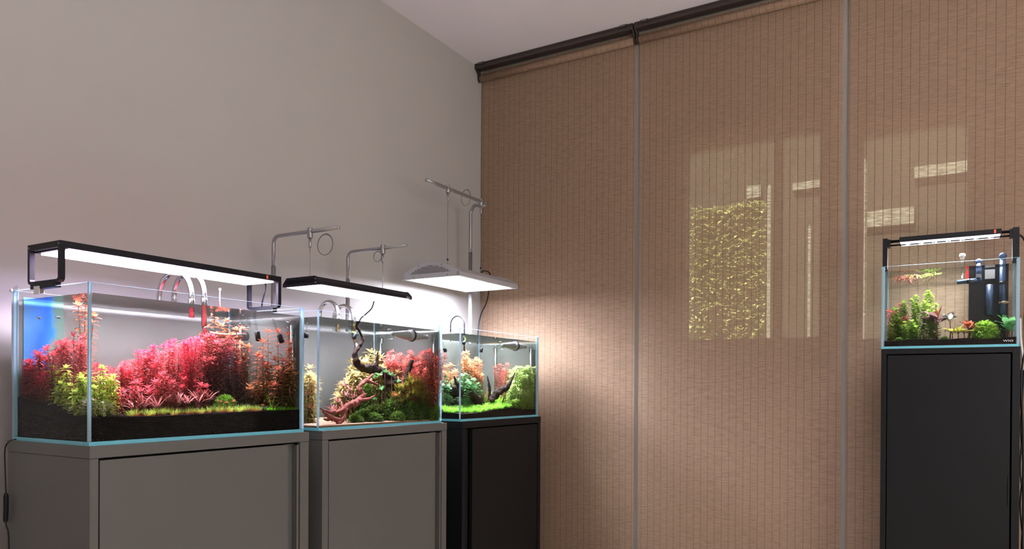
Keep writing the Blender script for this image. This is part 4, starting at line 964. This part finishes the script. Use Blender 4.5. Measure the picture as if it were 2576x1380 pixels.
MB().tube(smooth([b, b+Vector((0, .02, -.025)), b+Vector((.01, .10, -.03)), b+Vector((.02, .19, -.028))]), [.0105]*13+[.012, .014, .016, .017, .018, .018][:6], 16).build('outlet_mouth', 'steel', p2, True)
y2 = onX(802, 800, -2.74).y
u_pipe(y2, -2.735, -2.612, onY(827, 763, y2).z+.008, 'polished steel U pipe at the side rim of the driftwood tank', zin=T2.zw-.02)
y2b = onX(838, 805, -2.74).y
p3 = u_pipe(y2b, -2.735, -2.60, onY(862, 772, y2b).z+.006, 'second steel U pipe of the driftwood tank, next to the hanging stand', zin=T2.zw-.03)
b = Vector((-2.60, y2b, T2.zw-.03)); MB().tube(smooth([b, b+Vector((0, .01, -.02)), b+Vector((.0, .02, -.045)), b+Vector((.02, .0, -.075)), b+Vector((.045, -.02, -.08))]), .0105, 14).build('outlet_mouth', 'steel', p3, True)
y3 = onX(1132, 825, -2.74).y
u_pipe(y3, -2.735, -2.63, onY(1150, 796, y3).z+.004, 'thin dark hose arched over the rim of the carpet tank', r=.0045, mat='black_plastic', zin=T3.zw-.08, sleeve=False)
def skimmer(T, uL, uR, v, t, tubes, label, cones=True):
    x = tp(T, uR, v, t).x; a, b = onX(uL, v, x), onX(uR, v, x); z = T.zw-.036; L = b.y-a.y; c = (a.y+b.y)/2
    o = thing('surface_skimmer', label, 'skimmer', (x, c, z))
    if cones:
        pr = [(.010, -L*.5), (.010, -L*.46), (.012, -L*.40), (.022, -L*.15), (.023, -L*.06), (.019, -L*.05), (.019, -L*.02), (.027, -L*.015), (.027, L*.03), (.019, L*.035), (.019, L*.10), (.022, L*.11), (.018, L*.25), (.011, L*.44), (.010, L*.5)]
        MB().lathe(pr, (x, c, z), 1, 24).build('cone_body', 'silver_metal', o, True)
        MB().lathe([(.0275, L*.03), (.030, L*.035), (.030, L*.055), (.0275, L*.06)], (x, c, z), 1, 24).build('seal_ring', 'black_plastic', o, True)
    else:
        MB().lathe([(.012, -L*.5), (.014, -L*.48), (.014, L*.48), (.012, L*.5)], (x, c, z), 1, 20).build('clear_tube', 'acrylic', o, True)
    MB().lathe([(.016, -.026), (.021, -.022), (.021, -.006), (.018, 0), (.018, .016), (.014, .020)], (x, a.y-.016, z), 2, 20).build('clear_fitting', 'acrylic', o, True)
    for u in tubes:
        q = tp(T, u, 900, .9); MB().tube([(q.x, q.y, z), (q.x, q.y, soil(T, q.x, q.y)+.01)], .0085, 14).build('riser_tube', 'steel', o, True)
        MB().lathe([(.013, -.026), (.018, -.022), (.018, -.006), (.015, 0), (.015, .014), (.012, .018)], (q.x, q.y, z), 2, 20).build('clear_fitting', 'acrylic', o, True)
    return o
skimmer(T1, 625, 725, 806, .6, (604, 735), 'clear tube skimmer with two steel risers in the red plant tank', False)
skimmer(T2, 986, 1074, 834, .6, (957, 1092), 'double-cone steel skimmer behind the salmon pink plants')
skimmer(T3, 1264, 1322, 862, .55, (1247, 1336), 'double-cone steel skimmer under the silver lamp')
def dropper(T, u0, v0, u1, v1, t, label, col='acrylic', k=1.0):
    a, b = tp(T, u0, v0, t), tp(T, u1, v1, t); o = thing('glass_bubbler', label, 'bubbler', (a.x, a.y, a.z)); d = (b-a).normalized(); L = (b-a).length
    MB().tube(smooth([a, a+d*L*.3+Vector((0, 0, -.004)), a+d*L*.66]), .0045*k, 12).build('glass_tube', col, o, True)
    MB().tube([a+d*L*.66, a+d*L*.68, a+d*L*.97, a+d*L], [.007*k, .0105*k, .0105*k, .006*k], 14).build('black_tip', 'black_plastic', o, True)
dropper(T1, 640, 785, 650, 858, .5, 'clear tube with black tip hanging between the orange rosettes')
dropper(T1, 686, 800, 710, 862, .55, 'clear tube with black tip behind the two tall orange rosettes')
dropper(T2, 772, 812, 770, 850, .5, 'clear tube with black tip by the side glass of the driftwood tank')
dropper(T2, 906, 812, 889, 852, .55, 'curved clear tube with black tip behind the snaking branch')
dropper(T3, 1113, 855, 1121, 885, .5, 'clear tube with black tip by the side glass of the carpet tank')
dropper(T3, 1214, 850, 1210, 886, .6, 'clear tube with black tip hanging above the orange-tipped stems')
dropper(T3, 1174, 842, 1166, 866, .6, 'yellow-green hooked tube with a black tip near the water surface', 'lf_feather')
def thermometer():
    a, b = onX(553, 728, -2.66), onX(552, 775, -2.66); o = thing('thermometer', 'thin glass thermometer with a ball top at the back rim of the red tank', 'thermometer', b)
    MB().tube([b-Vector((0, 0, .05)), a], .0026, 8).build('stem', 'white_plastic', o, True)
    MB().lathe([(.002, -.006), (.0065, -.002), (.0065, .003), (.003, .008)], a, 2, 12).build('ball_top', 'white_plastic', o, True)
    MB().tube([b, b+Vector((0, 0, .03))], .0029, 8).build('red_liquid', 'red_plastic', o, True)
thermometer()
def feeder_box():
    p = tp(T2, 890, 826, .35); w = .017; o = thing('clear_box', 'small clear floating box with green leaves under the water surface', 'box', (p.x, p.y, T2.zw-.05))
    for a in ((-w, -w+.0015, -w, w), (w-.0015, w, -w, w), (-w+.0015, w-.0015, -w, -w+.0015), (-w+.0015, w-.0015, w-.0015, w)): MB().box(p.x+a[0], p.x+a[1], p.y+a[2], p.y+a[3], T2.zw-.05, T2.zw-.004).build('side_wall', 'acrylic', o)
    m = MB()
    for k in range(16): m.leaf((p.x, p.y, T2.zw-.04), 2.4*k, .3+.04*k, .016, .006, .4, R.random())
    m.build('leaves', 'lf_feather', o)
feeder_box()
def rim_bits():
    p = onY(47, 722, 1.281); o = thing('suction_cup', 'clear round suction cup on the wall-side rim of the red tank', 'suction cup', (XBK+.02, 1.278, T1.o.location.z+.48))
    MB().lathe([(.004, -.010), (.008, -.008), (.018, 0), (.019, .002)], (XBK+.024, 1.279, T1.o.location.z+.497), 1, 20).build('cup', 'acrylic', o, True)
    MB().lathe([(.005, -.016), (.006, -.010)], (XBK+.024, 1.279, T1.o.location.z+.497), 1, 12).build('knob', 'white_plastic', o, True)
    a = onY(96, 742, 1.283); o = thing('rim_clip', 'small white plastic clip on the end glass of the red tank', 'clip', a)
    z = T1.o.location.z+.5
    MB().prism([(1.277, z-.022), (1.2805, z-.022), (1.2805, z+.0005), (1.2915, z+.0005), (1.2915, z-.018), (1.295, z-.018), (1.295, z+.004), (1.277, z+.004)], 0, a.x-.016, a.x+.016).build('clip_body', 'white_plastic', o)
rim_bits()
def blue_reflection():
    # unclear reflection painted as blue sheet on first tank's back glass, wall end
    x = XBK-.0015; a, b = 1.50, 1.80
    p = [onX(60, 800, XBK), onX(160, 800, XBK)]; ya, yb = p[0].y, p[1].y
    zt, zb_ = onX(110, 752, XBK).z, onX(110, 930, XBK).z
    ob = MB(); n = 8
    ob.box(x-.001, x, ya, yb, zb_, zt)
    o = ob.build('blue_reflection', 'blue_reflection_paint'); off = Vector((x, ya, zb_))
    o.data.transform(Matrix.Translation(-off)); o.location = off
    tag(o, 'blue and turquoise reflection painted on the back glass beside the wall end', 'film')
blue_reflection()
def fish(T, u, v, t, L, mat, label, az):
    p = tp(T, u, v, t); o = thing('fish', label, 'fish', p, None, az); m = MB(); n = 10; rings = []
    for i in range(n+1):
        q = i/n; x = L*(.45-q*.85); h = L*.17*sin(pi*min(1, q*.93+.05))**.8*(1-.25*q)+.0004; w = h*.5
        rings.append([m.vert((x, w*cos(2*pi*k/10), h*sin(2*pi*k/10))) for k in range(10)])
    for i in range(n):
        for k in range(10): m.face(rings[i][k], rings[i][(k+1) % 10], rings[i+1][(k+1) % 10], rings[i+1][k])
    m.face(*rings[0][::-1]); m.face(*rings[-1]); link('body', m.mesh('body', mat, True), o)
    f = MB(); f.prism([(-L*.36, 0), (-L*.58, L*.15), (-L*.52, 0), (-L*.58, -L*.15)], 1, -.0004, .0004); link('tail_fin', f.mesh('tail_fin', mat), o)
    f = MB(); f.prism([(L*.1, L*.12), (-L*.16, L*.12), (-L*.18, L*.24)], 1, -.0004, .0004); link('back_fin', f.mesh('back_fin', mat), o)
    for s_ in (-1, 1): e = MB(); e.lathe([(.0006, -.0004), (L*.03, 0), (.0006, .0004)], (L*.33, s_*L*.058, L*.03), 1, 8); link('eye', e.mesh('eye', 'white_plastic', True), o)
fish(T1, 98, 799, .4, .026, 'fish_dark', 'small dark fish swimming above the hot pink stems', 2.2)
fish(T1, 147, 798, .4, .024, 'fish_dark', 'small dark fish near the tall orange-red corner stem', 2.0)
fish(T1, 289, 803, .4, .014, 'fish_dark', 'tiny dark fish in the open water of the red tank', 2.6)
fish(T4, 2527, 760, .3, .042, 'fish_brown', 'brown fish beside the black filter of the small tank', .2)

# ------------------------------------------------------------------ internal filter of the small tank
def filt():
    y0, y1 = 4.215, 4.325; a, b = onY(2438, 680, y0), onY(2536, 835, y0); zt = onY(2480, 672, y0).z; zb = soil(T4, .15, 4.27)-.004
    x0, x1 = a.x, min(b.x, T4.x1-.012)
    o = thing('internal_filter', 'black internal filter box with pipes in the small tank', 'filter', ((x0+x1)/2, (y0+y1)/2, zb))
    MB().prism([(x0, zb), (x1, zb), (x1, zt), (x0+.006, zt), (x0, zt-.006)], 1, y0, y1).build('filter_body', 'black_plastic', o)
    h = onY(2432, 707, y0-.02)
    MB().tube([(onY(2407, 708, y0-.02).x, y0-.02, h.z-.002), (onY(2470, 700, y0-.02).x, y0-.02, h.z+.003)], [.0105, .0105], 16).build('outlet_pipe', 'navy_plastic', o, True)
    MB().lathe([(.0125, -.004), (.0125, .012)], (onY(2434, 706, y0-.02).x, y0-.02, h.z), 0, 16).build('pipe_collar', 'black_plastic', o, True)
    q = onY(2462, 700, y0-.02)
    MB().tube([(q.x, y0-.02, h.z), (q.x, y0-.02, zt+.018)], .0115, 16).build('pump_head', 'navy_plastic', o, True)
    MB().lathe([(.007, -.010), (.014, -.008), (.014, .006), (.007, .008)], (q.x, y0-.02, zt+.026), 1, 18).build('elbow_ring', 'navy_plastic', o, True)
    for k in range(3): MB().lathe([(.0122, -.001), (.0122, .001)], (q.x, y0-.02, h.z+.016+.006*k), 2, 16).build('pipe_rib', 'silver_dark', o, True)
    c = onY(2433, 690, y0-.003); MB().prism([(c.x-.006, c.z-.018), (c.x+.006, c.z-.020), (c.x+.006, c.z+.016), (c.x+.001, c.z+.020), (c.x-.006, c.z+.012)], 1, y0-.008, y0-.001).build('red_clip', 'red_plastic', o)
    g = onY(2490, 690, y0); MB().box(g.x-.020, g.x+.020, y0-.014, y0-.0005, g.z-.022, g.z+.022).build('clear_window', 'mesh_grey', o)
    g = onY(2489, 750, y0); MB().tube([(g.x, y0-.012, onY(2489, 716, y0).z), (g.x, y0-.012, onY(2489, 792, y0).z)], .015, 16).build('media_tube', 'navy_plastic', o, True)
    g = onY(2522, 700, y0-.02); MB().tube([(g.x, y0-.02, onY(2520, 652, y0).z), (g.x, y0-.02, onY(2520, 790, y0).z)], .0125, 16).build('intake_pipe', 'navy_plastic', o, True)
    MB().lathe([(.008, -.012), (.016, -.010), (.016, .006), (.008, .008)], (g.x, y0-.022, onY(2519, 646, y0).z), 1, 18).build('elbow_ring', 'navy_plastic', o, True)
    MB().lathe([(.0145, -.003), (.0145, .012)], (g.x, y0-.02, onY(2520, 715, y0).z), 2, 16).build('pipe_collar', 'black_plastic', o, True)
    k = onY(2421, 645, y0-.03)
    o = thing('air_valve', 'clear air tube with a white knob beside the black filter', 'valve', (k.x, y0-.03, h.z+.014))
    MB().tube([(k.x, y0-.03, h.z+.014), (k.x, y0-.03, k.z)], .0055, 12).build('clear_tube', 'acrylic', o, True)
    MB().lathe([(.006, -.016), (.009, -.014), (.009, -.002), (.013, 0), (.013, .010), (.010, .014)], (k.x, y0-.03, k.z), 2, 18).build('knob', 'white_plastic', o, True)
filt()

# ------------------------------------------------------------------ cords
def wall_cord():
    y = 1.262; P = lambda u, v: onY(u, v, y)
    o = thing('extension_cord', 'black cord with inline switch hanging beside the wide grey cabinet', 'cord', P(20, 1340))
    MB().tube(smooth([P(40, 1104), P(28, 1107), P(16, 1118), P(12, 1140), P(13, 1180), P(15, 1242)]), .0022, 8).build('upper_cord', 'black_plastic', o, True)
    MB().tube(smooth([P(15, 1240), P(15, 1250), P(15, 1275), P(14, 1300), P(14, 1312)]), [.004]+[.006]*3+[.0078]*17+[.007]*3+[.005], 12).build('inline_switch', 'black_plastic', o, True)
    MB().tube(smooth([P(14, 1310), P(16, 1322), P(21, 1342), P(22, 1400), P(20, 1700)]), .0026, 8).build('lower_cord', 'black_plastic', o, True)
wall_cord()
def side_cords():
    y = 4.30
    o = thing('white_hose', 'short white hose hanging at the side of the small tank', 'hose', onY(2572, 905, y))
    MB().tube(smooth([onY(2566, 800, y), onY(2567, 850, y), onY(2571, 880, y), onY(2574, 905, y), onY(2572, 930, y)]), .006, 10).build('hose', 'white_plastic', o, True)
    for i, us in enumerate(((2574, 2568, 2572, 2566, 2576, 2570), (2578, 2572, 2568, 2574, 2566, 2574))):
        P = [onY(u, v, y+.02*i-.01) for u, v in zip(us, (900, 1000, 1080, 1180, 1270, 1380))]+[Vector((.30, y+.02*i-.01, .005))]
        o = thing('power_cable', ('loosely waving black cable nearer the tall cabinet side', 'loosely waving black cable nearer the blind')[i], 'cable', P[-1])
        MB().tube(smooth(P), .0035, 8).build('cable', 'black_plastic', o, True)
side_cords()
